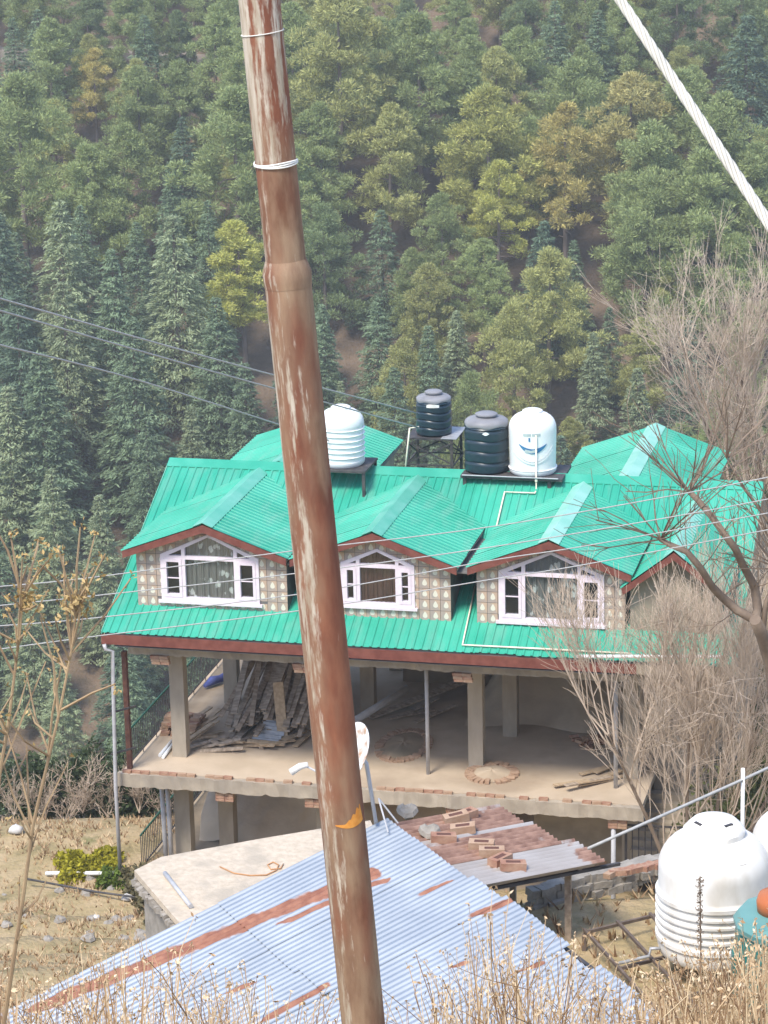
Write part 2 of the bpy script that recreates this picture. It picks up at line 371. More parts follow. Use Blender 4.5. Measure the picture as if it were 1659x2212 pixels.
        o = bpy.data.objects.new(name, me); COL.objects.link(o)
        if parent is not None: o.parent = parent
        return o
def smooth_by_angle(o, ang=35):
    me = o.data
    for p in me.polygons: p.use_smooth = True
    try:
        me.set_sharp_from_angle(angle=math.radians(ang))
    except Exception: pass
    return o

# ---------------------------------------------------------------- terrain
PD = [-30, 0, 4, 9, 15, 22, 27, 29, 33.9, 35.2, 38, 50, 58, 63, 66, 72, 75, 84, 100, 130, 178, 188]
PZ = [28, 24.3, 22.9, 20.9, 17.9, 14.3, 11.8, 11.0, 11.0, 8.6, 7.0, 2.0, -1.2, -2.5, -3.2, -3.4, -6, -14, -26, -46, -75, -79]
A_RIDGE = at(850, 1770, 36.)
B_RIDGE = hit(1440, 2212, 2, A_RIDGE[2])
RB = B_RIDGE-A_RIDGE; RIDGE_L = np.linalg.norm(RB); RB = RB/RIDGE_L              # along the tin roof's ridge, towards the viewer
HD = np.array([RB[1], -RB[0], 0.]);  HD = HD if HD @ RH < 0 else -HD             # level, away from the ridge to the left
def sstep(a, b, x):
    t = np.clip((x-a)/(b-a), 0, 1); return t*t*(3-2*t)
def fbm(x, y, s):
    return (np.sin(x*s+1.3)*np.cos(y*s*1.1+.4)+.5*np.sin(x*s*2.3-y*s*1.7+2)+.25*np.sin(x*s*4.1+y*s*5.3))/1.75
def ground_z(x, y):
    p = np.array([x-C[0], y-C[1]]); d = FH[0]*p[0]+FH[1]*p[1]; s = RH[0]*p[0]+RH[1]*p[1]
    z = np.interp(d, PD, PZ)
    w_ = (x-A_RIDGE[0])*HD[0]+(y-A_RIDGE[1])*HD[1]
    z = z-3.2*sstep(-.2, 1.2, w_)*sstep(20, 25, d)*(1-sstep(38, 46, d))
    # stepped fields to the left of the house
    lf = sstep(-4.5, -6.5, s)*sstep(46, 52, d)*(1-sstep(70, 72, d))
    z = z+lf*(np.round(z/1.0)*1.0-z)*.95
    # beyond the right end of the house the land stays higher
    rw_ = sstep(8.0, 12.5, s)*sstep(56, 66, d); z = z*(1-rw_)+rw_*np.interp(d, [56, 66, 92, 130, 188], [-.4, -.6, .6, -40, -79])
    z = z+.12*fbm(x, y, .9)*(1-sstep(27, 28.5, d)*(1-sstep(36, 37, d))*.7)
    return z
def grid_sheet(ds, ss, zf):
    D, S = np.meshgrid(ds, ss, indexing='ij')
    X = C[0]+D*FH[0]+S*RH[0]; Y = C[1]+D*FH[1]+S*RH[1]; Z = zf(X, Y)
    V = np.stack([X, Y, Z], -1).reshape(-1, 3); n = len(ss)
    Fc = [(i*n+j, i*n+j+1, (i+1)*n+j+1, (i+1)*n+j) for i in range(len(ds)-1) for j in range(n-1)]
    return V, Fc
HS = .47
def hill_z(x, y):
    px = np.array([x-C[0], y-C[1]]); d = FH[0]*px[0]+FH[1]*px[1]; s = RH[0]*px[0]+RH[1]*px[1]
    z = C[2]-72+HS*(d-250)+.03*s
    z = z+2.2*fbm(d, s, .045)+.9*fbm(d, s, .13)
    # two cart tracks cut across the upper slope
    for dd, wd in ((318-.06*s, 3.0), (345+.05*s, 3.)):
        t = (d-dd)
        z = z+np.where(np.abs(t) < wd, -t*HS*.9*(1-np.abs(t)/wd), 0)
    return z
def land_mat(name, cols, scale, extra=None):
    m, n, l, b = new_mat(name); b.inputs['Roughness'].default_value = .95; b.inputs['Specular IOR Level'].default_value = .1
    tc = n.new('ShaderNodeTexCoord'); t = n.new('ShaderNodeTexNoise'); t.inputs['Scale'].default_value = scale; t.inputs['Detail'].default_value = 9; t.inputs['Roughness'].default_value = .65
    l.new(tc.outputs['Object'], t.inputs[0])
    r = n.new('ShaderNodeValToRGB'); e = r.color_ramp.elements
    while len(e) < len(cols): e.new(.5)
    for i, c in enumerate(cols): e[i].position = .3+.4*i/(len(cols)-1); e[i].color = (*c, 1)
    l.new(t.outputs['Fac'], r.inputs[0]); l.new(r.outputs[0], b.inputs['Base Color'])
    t2 = n.new('ShaderNodeTexNoise'); t2.inputs['Scale'].default_value = scale*9; t2.inputs['Detail'].default_value = 6; l.new(tc.outputs['Object'], t2.inputs[0])
    bp = n.new('ShaderNodeBump'); bp.inputs['Strength'].default_value = .7; bp.inputs['Distance'].default_value = .3/scale*.3
    l.new(t2.outputs['Fac'], bp.inputs['Height']); l.new(bp.outputs[0], b.inputs['Normal'])
    return m
M['ground'] = land_mat('dry_ground', [(.18, .155, .08), (.33, .26, .14), (.42, .32, .19), (.22, .20, .095)], .9)
M['hill'] = land_mat('needle_litter', [(.085, .068, .05), (.15, .112, .078), (.20, .145, .10), (.11, .095, .058)], .12)
V, Fc = grid_sheet(np.concatenate([np.arange(-20, 26, 1.), np.arange(26, 76, .5), np.arange(76, 192, 4.)]), np.concatenate([np.arange(-160, -24, 8.), np.arange(-24, 24, .6), np.arange(24, 161, 8.)]), ground_z)
g = MB(); g.v = [tuple(p) for p in V]; g.f = Fc
tag(g.build('ground', 'ground', smooth=True), kind='structure')
V, Fc = grid_sheet(np.concatenate([np.arange(170, 420, 1.5), np.arange(420, 521, 10.)]), np.concatenate([np.arange(-270, -90, 15.), np.arange(-90, 90, 2.), np.arange(90, 271, 15.)]), hill_z)
g = MB(); g.v = [tuple(p) for p in V]; g.f = Fc
tag(g.build('hillside', 'hill', smooth=True), kind='structure')
def hill_hit(x, y):
    d = ray(x, y); t0, t1 = 150., 900.
    f = lambda t: (C+d*t)[2]-hill_z(*(C+d*t)[:2])
    for _ in range(40):
        tm = (t0+t1)/2
        if f(tm) > 0: t0 = tm
        else: t1 = tm
    return C+d*t0
def ground_hit(x, y, t0=3., t1=120.):
    d = ray(x, y)
    for t in np.arange(t0, t1, .15):
        p = C+d*t
        if p[2] < ground_z(p[0], p[1]): return p
    return C+d*t1

# ---------------------------------------------------------------- the house
house = thing('house', 'unfinished hillside house on bare columns with bright green metal roof and three dormers', 'house', (0, 0, -3.2))
XL, XR = -.22, 15.72
EY, EZ, RY, RZ = -.3, 3.88, 5.87, 6.76
ex, ey, ez = np.eye(3)
SLOPE = np.array([0, RY-EY, RZ-EZ]); SL = np.linalg.norm(SLOPE); SLOPE = SLOPE/SL
def roof_plane_z(y): return EZ+(y-EY)*(RZ-EZ)/(RY-EY)

RIB = .21
def sheet_mesh(width, length, rib=RIB, h=.026):
    """profiled metal sheet lying in local x (across) and y (up the slope)"""
    n = max(1, int(round(width/rib))); p = width/n; pr = []
    for i in range(n):
        x = i*p; pr += [(x, 0), (x+p*.58, 0), (x+p*.68, h), (x+p*.86, h), (x+p*.96, 0)]
    pr.append((width+.03, .004))
    vs = []; fs = []
    for y in (0, length):
        for x, z in pr: vs.append((x, y, z))
    k = len(pr)
    for i in range(k-1): fs.append((i, i+1, k+i+1, k+i))
    return vs, fs
SHEETS = {}
def lay_sheets(parent, name, origin, u, v, width, length, m, sheet_w=1.05, jitter=.012):
    """separate overlapping sheets laid side by side along u, ribs along v"""
    u = np.array(u, float)/np.linalg.norm(u); v = np.array(v, float)/np.linalg.norm(v); nrm = np.cross(u, v)
    flip = nrm[2] < 0
    n = max(1, int(round(width/sheet_w))); sw = width/n; base = wloc(parent)
    key = (round(sw, 3), round(length, 3), m)
    if key not in SHEETS:
        vs, fs = sheet_mesh(sw, length); me = bpy.data.meshes.new(name); me.from_pydata(vs, [], fs); me.materials.append(M[m]); SHEETS[key] = me
    for i in range(n):
        o = bpy.data.objects.new(name, SHEETS[key]); COL.objects.link(o); o.parent = parent
        nn = -nrm if flip else nrm
        p = np.array(origin, float)+u*sw*i+v*random.uniform(-jitter, jitter)+nn*.006*(i % 2)-base
        o.matrix_local = Matrix(((u[0], v[0], nn[0], p[0]), (u[1], v[1], nn[1], p[1]), (u[2], v[2], nn[2], p[2]), (0, 0, 0, 1)))

def part(name, parent):                                  # a plain locator part is not used; parts are meshes
    raise RuntimeError

# floors, columns, beams
fs_ = MB().box((0, .125, -.17), (13.45, 9.5, 0)).build('floor_slab', 'floor', house)
RB_ = np.random.default_rng(8)
MB().rough_box((-.1, -.05, -.36), (13.5, .12, -.012), 110, .014, RB_).build('edge_beam', 'conc', house)
lower = MB().box((0, .8, -3.45), (13.4, 9.5, -3.12)).build('lower_floor', 'earth', house)
bm = None
me_brick = bpy.data.meshes.new('brick'); _b = MB().box((-.115, -.055, -.035), (.115, .055, .035))
me_brick.from_pydata(_b.v, [], _b.f); me_brick.materials.append(M['brick'])
me_brick2 = me_brick.copy(); me_brick2.materials.clear(); me_brick2.materials.append(M['brick2'])
def brick_child(parent, p, rz=0, me=None, name='brick', tilt=0, sc_=1.):
    o = bpy.data.objects.new(name, me or random.choice((me_brick, me_brick2))); COL.objects.link(o); o.parent = parent
    o.location = tuple(np.array(p, float)-wloc(parent)); o.rotation_euler = (tilt, 0, rz); o.scale = (sc_, sc_, sc_); return o
x = .15
while x < 13.3:
    if random.random() < .8: brick_child(fs_, (x, .055+random.uniform(-.02, .02), .024+random.uniform(-.012, .006)), random.uniform(-.12, .12))
    x += .245 if random.random() < .85 else .6
cols = [(1.17, 1.45), (4.95, 1.7), (8.9, 2.1), (12.9, 2.0), (1.35, 5.6), (5.2, 5.6), (9.35, 4.4), (12.9, 5.8), (1.35, 9.0), (5.2, 9.0), (9.3, 9.0), (12.9, 9.0)]
for cx_, cy_ in cols:
    MB().box((cx_-.19, cy_-.17, .0), (cx_+.19, cy_+.17, 3.28)).build('column', 'column', house)
    MB().box((cx_-.21, cy_-.19, -3.14), (cx_+.21, cy_+.19, -.172)).build('column', 'column', house)
MB().box((1.9, 2.1, -3.14), (2.3, 2.5, -.172)).build('column', 'column', house)
ceil = MB().box((.35, .25, 3.28), (13.55, 9.4, 3.47)).build('ceiling_slab', 'conc', house)
MB().rough_box((.3, .12, 3.2), (13.6, .247, 3.50), 110, .012, RB_).build('edge_beam', 'conc', house)
for cy_ in (1.7, 5.6): MB().box((.4, cy_-.12, 2.98), (13.5, cy_+.12, 3.277)).build('ceiling_beam', 'conc', house)
for px, py in ((347, 1412), (655, 1432), (1000, 1452)):
    p = hit(px, py, 1, .15); st = MB().box((p[0]-.2, .1, 2.99), (p[0]+.2, .3, 3.195)).build('brick_stub', 'conc', house)
    for k in range(3):
        for j in range(2): brick_child(st, (p[0]-.09+.24*j-.02*k, .06, 3.025+.075*k), random.uniform(-.05, .05))
for px, py in ((487, 1695), (680, 1712), (985, 1730), (1335, 1778)):
    p = hit(px, py, 1, .2); st = MB().box((p[0]-.22, .12, -.62), (p[0]+.22, .32, -.363)).build('brick_stub', 'conc', house)
    for k in range(3):
        for j in range(2): brick_child(st, (p[0]-.11+.24*j, .08, -.59+.078*k), random.uniform(-.05, .05))
# walls at the back of both open storeys
MB().box((5.6, 8.0, .002), (13.3, 8.2, 3.278)).build('rear_wall', 'plaster', house)
MB().box((13.05, 3.2, .002), (13.3, 7.998, 2.97)).build('end_wall', 'plaster', house)
MB().box((10.35, 2.2, -3.118), (13.05, 2.5, -.364)).build('lower_wall', 'plaster', house)
bank = MB(); nb = 60                                     # sloping earth bank at the back of the lowest storey
for i in range(nb):
    for j in range(9):
        x_ = 1.0+i*(12.2/(nb-1)); t = j/8; y_ = 2.9+t*2.6+.25*math.sin(x_*1.7+j); z_ = -3.10+2.7*(t**.7)*min(1, .45+.12*x_)+.07*math.sin(x_*5+j*2.3)+.05*math.sin(x_*13+j*4.1)
        bank.v.append((x_, y_, z_))
for i in range(nb-1):
    for j in range(8): a = i*9+j; bank.f.append((a, a+9, a+10, a+1))
bank.build('earth_bank', 'bank', house, smooth=True)
heap = MB()                                              # earth heaped against the back of the open floor on the right
for i in range(20):
    for j in range(8):
        t = j/7; x_ = 8.0+i*(5.0/19); e_ = min(1, i/5.); heap.v.append((x_, 5.0+t*2.9+.2*math.sin(x_*2.1), .01+(2.4*t**1.3*e_+.06*math.sin(x_*4+j))*(1 if j else 0)))
for i in range(19):
    for j in range(7): a = i*8+j; heap.f.append((a, a+8, a+9, a+1))
heap.build('earth_heap', 'bank', house, smooth=True)
# right wing, mostly hidden by the bare trees
MB().box((13.36, 2.9, -3.1), (15.4, 8.5, 4.6)).build('wing_wall', 'conc', house)

# main roof
roof = MB().prism([(XL+.05, EY+.06, EZ-.05), (XL+.05, RY, RZ-.07), (XL+.05, 11.9, EZ-.1), (XL+.05, 11.9, EZ-.2), (XL+.05, RY, RZ-.2), (XL+.05, EY+.06, EZ-.18)], (XR-XL-.1, 0, 0)).build('roof', 'conc', house)
lay_sheets(roof, 'roof_sheet', (XL, EY, EZ), ex, SLOPE, XR-XL, SL, 'green')
lay_sheets(roof, 'roof_sheet', (XR, 12.0, EZ-.02), -ex, (0, RY-12.0, RZ-EZ+.02), XR-XL, math.hypot(RY-12.0, RZ-EZ+.02), 'green')
MB().prism([(XL-.02, RY-.30, RZ-.105), (XL-.02, RY, RZ+.045), (XL-.02, RY+.3, RZ-.105), (XL-.02, RY+.3, RZ-.12), (XL-.02, RY, RZ+.03), (XL-.02, RY-.3, RZ-.12)], (XR-XL+.04, 0, 0)).build('ridge_cap', 'ridge', roof)
MB().box((XL-.01, EY-.045, EZ-.30), (13.35, EY-.012, EZ-.045)).build('fascia', 'fascia', roof)
MB().box((13.353, EY-.045, EZ-.30), (XR, EY-.012, EZ-.045)).build('fascia', 'plaster', roof)
MB().box((XL+.3, EY-.01, EZ-.36), (13.3, .23, EZ-.345)).build('soffit', 'cheek', roof)
for xx, sg in ((XL, -1), (XR, 1)):
    MB().prism([(xx, EY, EZ-.16), (xx, EY, EZ+.03), (xx, RY, RZ+.03), (xx, RY, RZ-.16)], (sg*.02, 0, 0)).build('verge_board', 'cap', roof)
    MB().prism([(xx-sg*.05, .4, 3.47), (xx-sg*.05, .4, roof_plane_z(.4)-.22), (xx-sg*.05, RY, RZ-.22), (xx-sg*.05, 11.5, EZ-.1), (xx-sg*.05, 11.5, 3.47)], (-sg*.15, 0, 0)).build('gable_wall', 'plaster', house)

def clip(poly, p, nrm):
    out = []
    for i in range(len(poly)):
        a, b = poly[i], poly[(i+1) % len(poly)]
        da = (a[0]-p[0])*nrm[0]+(a[1]-p[1])*nrm[1]; db = (b[0]-p[0])*nrm[0]+(b[1]-p[1])*nrm[1]
        if da >= 0: out.append(a)
        if (da >= 0) != (db >= 0):
            t = da/(da-db); out.append((a[0]+(b[0]-a[0])*t, a[1]+(b[1]-a[1])*t))
    return out
def area(p): return .5*abs(sum(p[i][0]*p[(i+1) % len(p)][1]-p[(i+1) % len(p)][0]*p[i][1] for i in range(len(p)))) if len(p) > 2 else 0
TW = .282
WY = .68
def dormer(xr, zr, hw, ze, wl, wr, win, curtain, cap='cap', label=None):
    sl = (zr-ze)/hw
    # roof
    yf, yb = .36, 5.72
    rf = MB().prism([(xr-hw, yf+.03, ze-.06), (xr, yf+.03, zr-.06), (xr+hw, yf+.03, ze-.06), (xr+hw, yf+.03, ze-.12), (xr, yf+.03, zr-.12), (xr-hw, yf+.03, ze-.12)], (0, 4.9, 0)).build('dormer_roof', 'conc', house)
    L = math.hypot(hw, zr-ze)
    lay_sheets(rf, 'roof_sheet', (xr-hw-.03, yb, ze-.01), (0, -1, 0), (hw, 0, zr-ze), yb-yf, L, 'green', 1.07)
    lay_sheets(rf, 'roof_sheet', (xr+hw+.03, yf, ze-.01), (0, 1, 0), (-hw, 0, zr-ze), yb-yf, L, 'green', 1.07)
    MB().prism([(xr-.26, yf-.03, zr-.26*sl+.035), (xr, yf-.03, zr+.055), (xr+.26, yf-.03, zr-.26*sl+.035), (xr+.26, yf-.03, zr-.26*sl+.022), (xr, yf-.03, zr+.04), (xr-.26, yf-.03, zr-.26*sl+.022)], (0, yb-yf, 0)).build('ridge_cap', cap, rf)
    for sg in (-1, 1):
        MB().prism([(xr, yf-.02, zr-.02), (xr+sg*hw, yf-.02, ze-.02), (xr+sg*hw, yf-.02, ze-.2), (xr, yf-.02, zr-.22)], (0, .03, 0)).build('fascia', 'fascia', rf)
    if wl is None: return
    # front wall with an opening for the window
    zt = lambda x: zr-.13-sl*abs(x-xr)
    zb = roof_plane_z(WY)-.03
    x0, x1, z0, z1, zp = win; xm = (x0+x1)/2
    outer = [(wl, zb), (wr, zb), (wr, zt(wr)), (xr, zt(xr)), (wl, zt(wl))]
    inner = [(x0, z0), (x1, z0), (x1, z1), (xm, zp), (x0, z1)]
    wall = MB()
    for yy in (WY, WY+.2):
        wall.add([(a, yy, b) for a, b in outer]+[(a, yy, b) for a, b in inner], [(i, (i+1) % 5, (i+1) % 5+5, i+5) if yy == WY else (i, i+5, (i+1) % 5+5, (i+1) % 5) for i in range(5)])
    wall.f += [(i+5, (i+1) % 5+5, (i+1) % 5+15, i+15) for i in range(5)]+[(i, i+10, (i+1) % 5+10, (i+1) % 5) for i in range(5)]
    wo_ = wall.build('dormer_wall', 'cheek', house)
    for sx, xx in ((-1, wl), (1, wr)):                   # cheeks running back to the main roof
        MB().prism([(xx, WY+.201, zb+.02), (xx, WY+.201, zt(xx)+.02), (xx, 4.0, zt(xx)+.02), (xx, 4.0, roof_plane_z(4.0)-.3)], (-sx*.12, 0, 0)).build('dormer_cheek', 'cheek', house)
    # tiles, each cut where the gable or the window cuts it
    nx = int(math.ceil((wr-wl)/TW)); tw = (wr-wl)/nx; nz = int(math.ceil((zt(xr)-zb)/TW))
    shared = None
    for i in range(nx):
        for j in range(nz):
            a, b = wl+i*tw+.006, zb+j*TW+.006; q = [(a, b), (a+tw-.012, b), (a+tw-.012, b+TW-.012), (a, b+TW-.012)]
            poly = q
            poly = clip(poly, (xr, zt(xr)), (-sl*-1 if False else sl, -1)) if a+tw/2 < xr else clip(poly, (xr, zt(xr)), (-sl, -1))
            if area(poly) < .004: continue
            cxp = sum(p[0] for p in poly)/len(poly); czp = sum(p[1] for p in poly)/len(poly)
            best = None
            for k in range(5):
                p0, p1 = inner[k], inner[(k+1) % 5]; e_ = (p1[0]-p0[0], p1[1]-p0[1]); ln = math.hypot(*e_); nn = (e_[1]/ln, -e_[0]/ln)
                dd = (cxp-p0[0])*nn[0]+(czp-p0[1])*nn[1]
                if best is None or dd > best[0]: best = (dd, p0, nn)
            if best[0] < .16:
                poly = clip(poly, best[1], best[2])
                if area(poly) < .004: continue
            full = len(poly) == 4 and abs(area(poly)-(tw-.012)*(TW-.012)) < 1e-5
            if full and shared is not None:
                o = bpy.data.objects.new('wall_tile', shared); COL.objects.link(o); o.parent = wo_
                o.location = tuple(np.array((a, WY, b))-wloc(wo_)); continue
            mb = MB(); k = len(poly); yy = WY-.012
            if poly and sum(poly[t][0]*poly[(t+1) % k][1]-poly[(t+1) % k][0]*poly[t][1] for t in range(k)) < 0: poly = poly[::-1]
            loc = [(p[0]-a, p[1]-b) for p in poly]
            mb.add([(p[0], -.012, p[1]) for p in loc]+[(p[0], 0, p[1]) for p in loc], [tuple(range(k))]+[(t, t+k, (t+1) % k+k, (t+1) % k) for t in range(k)])
            me = bpy.data.meshes.new('wall_tile'); me.from_pydata(mb.v, [], mb.f); uvl = me.uv_layers.new(name='UVMap')
            for lp in me.loops:
                vv = me.vertices[lp.vertex_index].co; uvl.data[lp.index].uv = (vv.x/tw, vv.z/TW)
            me.materials.append(M['tile'])
            if full: shared = me
            o = bpy.data.objects.new('wall_tile', me); COL.objects.link(o); o.parent = wo_; o.location = tuple(np.array((a, WY, b))-wloc(wo_))
    # window: outer frame, two mullions, transom, casements, panes, curtain behind
    yf_ = WY-.05
    wn = MB(); fwid = .085
    cen = (xm, (z0+z1)/2)
    inn2 = []
    for k in range(5):
        p = inner[k]; inn2.append((p[0]+(fwid if p[0] < xm-.01 else -fwid if p[0] > xm+.01 else 0), p[1]+(fwid if k < 2 else -fwid*.9)))
    V_ = []
    for yy in (yf_, WY+.08):
        V_ += [(a, yy, b) for a, b in inner]+[(a, yy, b) for a, b in inn2]
    wn.add(V_, [(i, (i+1) % 5, (i+1) % 5+5, i+5) for i in range(5)]+[(i+5, (i+1) % 5+5, (i+1) % 5+15, i+15) for i in range(5)]+[(i, i+10, (i+1) % 5+10, (i+1) % 5) for i in range(5)]+[(i+10, i+15, (i+1) % 5+15, (i+1) % 5+10) for i in range(5)])
    window = wn.build('window', 'frame', house)
    wd = x1-x0; xa, xb = x0+wd*.235, x1-wd*.235; ztr = z1-.06
    slw = (zp-z1)/(xm-x0)
    for xx in (xa, xb): MB().box((xx-.045, yf_+.004, z0+fwid), (xx+.045, WY+.07, z1+slw*(xx-x0 if xx < xm else x1-xx)-fwid)).build('mullion', 'frame', window)
    for s0, s1 in ((x0+fwid, xa-.045), (xa+.045, xb-.045), (xb+.045, x1-fwid)):
        MB().box((s0, yf_+.006, ztr-.05), (s1, WY+.068, ztr+.04)).build('transom', 'frame', window)
    for s0, s1 in ((x0+fwid, xa-.045), (xb+.045, x1-fwid)):
        ca = MB(); t = .075; zb_, zt_ = z0+fwid+.002, ztr-.052; y0_, y1_ = yf_-.012, WY+.05
        ca.box((s0+.002, y0_, zb_), (s0+t, y1_, zt_)); ca.box((s1-t, y0_, zb_), (s1-.002, y1_, zt_)); ca.box((s0+t, y0_+.001, zb_), (s1-t, y1_, zb_+t)); ca.box((s0+t, y0_+.001, zt_-t), (s1-t, y1_, zt_))
        cs = ca.build('casement', 'frame', window)
        MB().box((s0+t, yf_+.012, (zb_+zt_)/2-.014), (s1-t, yf_+.03, (zb_+zt_)/2+.014)).build('glazing_bar', 'frame', window)
        MB().box((s0+t, WY+.02, zb_+t), (s1-t, WY+.026, zt_-t)).build('pane', 'glass', window)
    MB().box((xa+.045, WY+.02, z0+fwid), (xb-.045, WY+.026, ztr-.05)).build('pane', 'glass', window)
    for s0, s1 in ((x0+fwid, xa-.045), (xa+.045, xb-.045), (xb+.045, x1-fwid)):
        zz = lambda x: z1+slw*(x-x0 if x < xm else x1-x)-fwid*.9
        pts = [(s0, WY+.02, ztr+.04), (s1, WY+.02, ztr+.04), (s1, WY+.02, zz(s1))]+([(xm, WY+.02, zz(xm))] if s0 < xm < s1 else [])+[(s0, WY+.02, zz(s0))]
        MB().prism(pts, (0, .006, 0)).build('pane', 'glass', window)
    MB().box((x0-.07, WY-.1, z0-.07), (x1+.07, WY-.013, z0-.002)).build('sill', 'frame', window)
    cu = MB(); n = 60
    for i in range(n):
        x_ = xa-.02+(xb-xa+.04)*i/(n-1); y_ = WY+.075+.025*math.sin(i*.9)+.012*math.sin(i*2.3)
        cu.v += [(x_, y_, z0), (x_, y_, z1+slw*(x_-x0 if x_ < xm else x1-x_))]
    cu.f = [(2*i, 2*i+2, 2*i+3, 2*i+1) for i in range(n-1)]
    cu.build('curtain', curtain, window)
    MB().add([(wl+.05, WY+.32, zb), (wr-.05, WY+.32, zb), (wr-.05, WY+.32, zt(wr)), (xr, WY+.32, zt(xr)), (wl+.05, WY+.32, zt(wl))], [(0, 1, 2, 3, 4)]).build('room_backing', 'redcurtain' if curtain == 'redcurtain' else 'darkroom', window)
dormer(2.34, 6.64, 2.14, 5.86, .45, 4.40, (1.10, 3.68, 4.52, 5.72, 6.30), 'curtain')
dormer(6.69, 6.63, 2.12, 5.84, 4.82, 8.59, (5.80, 7.68, 4.64, 5.74, 6.13), 'redcurtain')
dormer(11.1, 6.63, 2.02, 5.86, 9.24, 12.93, (9.80, 12.42, 4.44, 5.72, 6.27), 'curtain', 'cap2')
dormer(14.15, 6.5, 1.26, 5.52, None, None, None, None, 'cap2')
MB().prism([(13.05, .7, roof_plane_z(.7)-.02), (15.25, .7, roof_plane_z(.7)-.02), (15.25, .7, 5.55), (14.15, .7, 6.36), (13.05, .7, 5.55)], (0, .15, 0)).build('dormer_wall', 'plaster', house)
# cross gables at the back
for xr, hw, cp in ((2.8, 2.12, 'cap'), (12.2, 2.05, 'cap2')):
    zr, ze, yf, yb = 6.78, 6.06, 5.9, 11.4; L = math.hypot(hw, zr-ze); sl = (zr-ze)/hw
    rf = MB().prism([(xr-hw, yf, ze-.06), (xr, yf, zr-.06), (xr+hw, yf, ze-.06), (xr+hw, yf, ze-.16), (xr, yf, zr-.16), (xr-hw, yf, ze-.16)], (0, yb-yf-.05, 0)).build('rear_gable_roof', 'cheek', house)
    lay_sheets(rf, 'roof_sheet', (xr-hw-.03, yb, ze-.01), (0, -1, 0), (hw, 0, zr-ze), yb-yf, L, 'green', 1.07)
    lay_sheets(rf, 'roof_sheet', (xr+hw+.03, yf, ze-.01), (0, 1, 0), (-hw, 0, zr-ze), yb-yf, L, 'green', 1.07)
    MB().prism([(xr-.26, yf, zr-.26*sl+.035), (xr, yf, zr+.055), (xr+.26, yf, zr-.26*sl+.035), (xr+.26, yf, zr-.26*sl+.022), (xr, yf, zr+.04), (xr-.26, yf, zr-.26*sl+.022)], (0, yb-yf+.02, 0)).build('ridge_cap', cp, rf)
    MB().box((xr-hw+.2, 9.3, 3.5), (xr+hw-.2, 11.2, ze-.1)).build('gable_wall', 'plaster', house)
# rails along the open left edge
def railing(y0, y1, z, lab):
    r = MB().tube([(.12, y0, z+1.0), (.12, y1, z+1.0)], .028, 8).build('railing', 'railgreen', house)
    MB().bar((.12, y0, z+.12), (.12, y1, z+.12), .03, .03).build('bottom_rail', 'steel', r)
    n = int((y1-y0)/.14)
    for i in range(n+1):
        y_ = y0+(y1-y0)*i/n; MB().bar((.12, y_, z+.0 if i % 8 == 0 else z+.12), (.12, y_, z+1.0), .018, .018, (1, 0, 0)).build('bar', 'steel', r)
railing(.35, 8.8, 0, 'upper'); railing(.9, 8.8, -3.12, 'lower')
# props, downpipes and other pipes on the house
MB().box((.08, .22, .001), (.2, .36, 3.2)).build('steel_post', 'rustdark', house)
p = [hit(225, 1392, 1, -.38), hit(228, 1403, 1, -.38), hit(243, 1406, 1, -.3), hit(245, 1500, 1, -.28), hit(250, 1700, 1, -.28), hit(260, 1885, 1, -.3)]
dp = MB().tube(p, .05, 10).build('downpipe', 'greypipe', house, smooth=True)
for k in (1540, 1630): q = hit(246, k, 1, -.28); MB().bar(q+np.array([-.07, .0, 0]), q+np.array([.42, .5, .03]), .03, .05).build('pipe_bracket', 'steel', dp)
for a, b, r in (((923, 1442), (925, 1672), .05), ((1332, 1470), (1330, 1702), .055)):
    q = hit(*b, 2, 0.); MB().tube([q, (q[0], q[1], 3.27)], r, 10).build('steel_prop', 'greypipe', house, smooth=True)
for px in (359, 371):
    q = hit(px, 1850, 1, .9); MB().tube([(q[0], .9, -3.1), (q[0]-.04, .9, -.4)], .06, 10).build('steel_prop', 'greypipe', house, smooth=True)
q = hit(1325, 1890, 1, .1); MB().tube([(q[0], .1, -3.4), (q[0], .1, -.62)], .06, 10).build('steel_prop', 'greypipe', house, smooth=True)
for (xa, xb) in ((4.45, 4.8), (8.62, 9.2)):              # gutters between the dormers
    MB().box((xa, .55, 5.62), (xb, 4.2, 5.66)).build('valley_gutter', 'cheek', house)
# cream water pipes clipped to the roof
def onroof(x, y, lift=.07): q = onplane(x, y, (0, EY, EZ+lift), np.cross(ex, SLOPE)); return q
pp = [onroof(1155, 1065), onroof(1090, 1063), onroof(1072, 1140)]
MB().tube(pp, .024, 8).build('water_pipe', 'offwhite_pipe', house, smooth=True)
pp = [onroof(1032, 1240), onroof(999, 1393), onroof(1180, 1402), onroof(1365, 1412)]
MB().tube(pp, .024, 8).build('water_pipe', 'offwhite_pipe', house, smooth=True)
MB().tube([hit(1245, 1418, 1, -.42), hit(1560, 1418, 1, -.42)], .045, 10).build('eave_pipe', 'white', house, smooth=True)

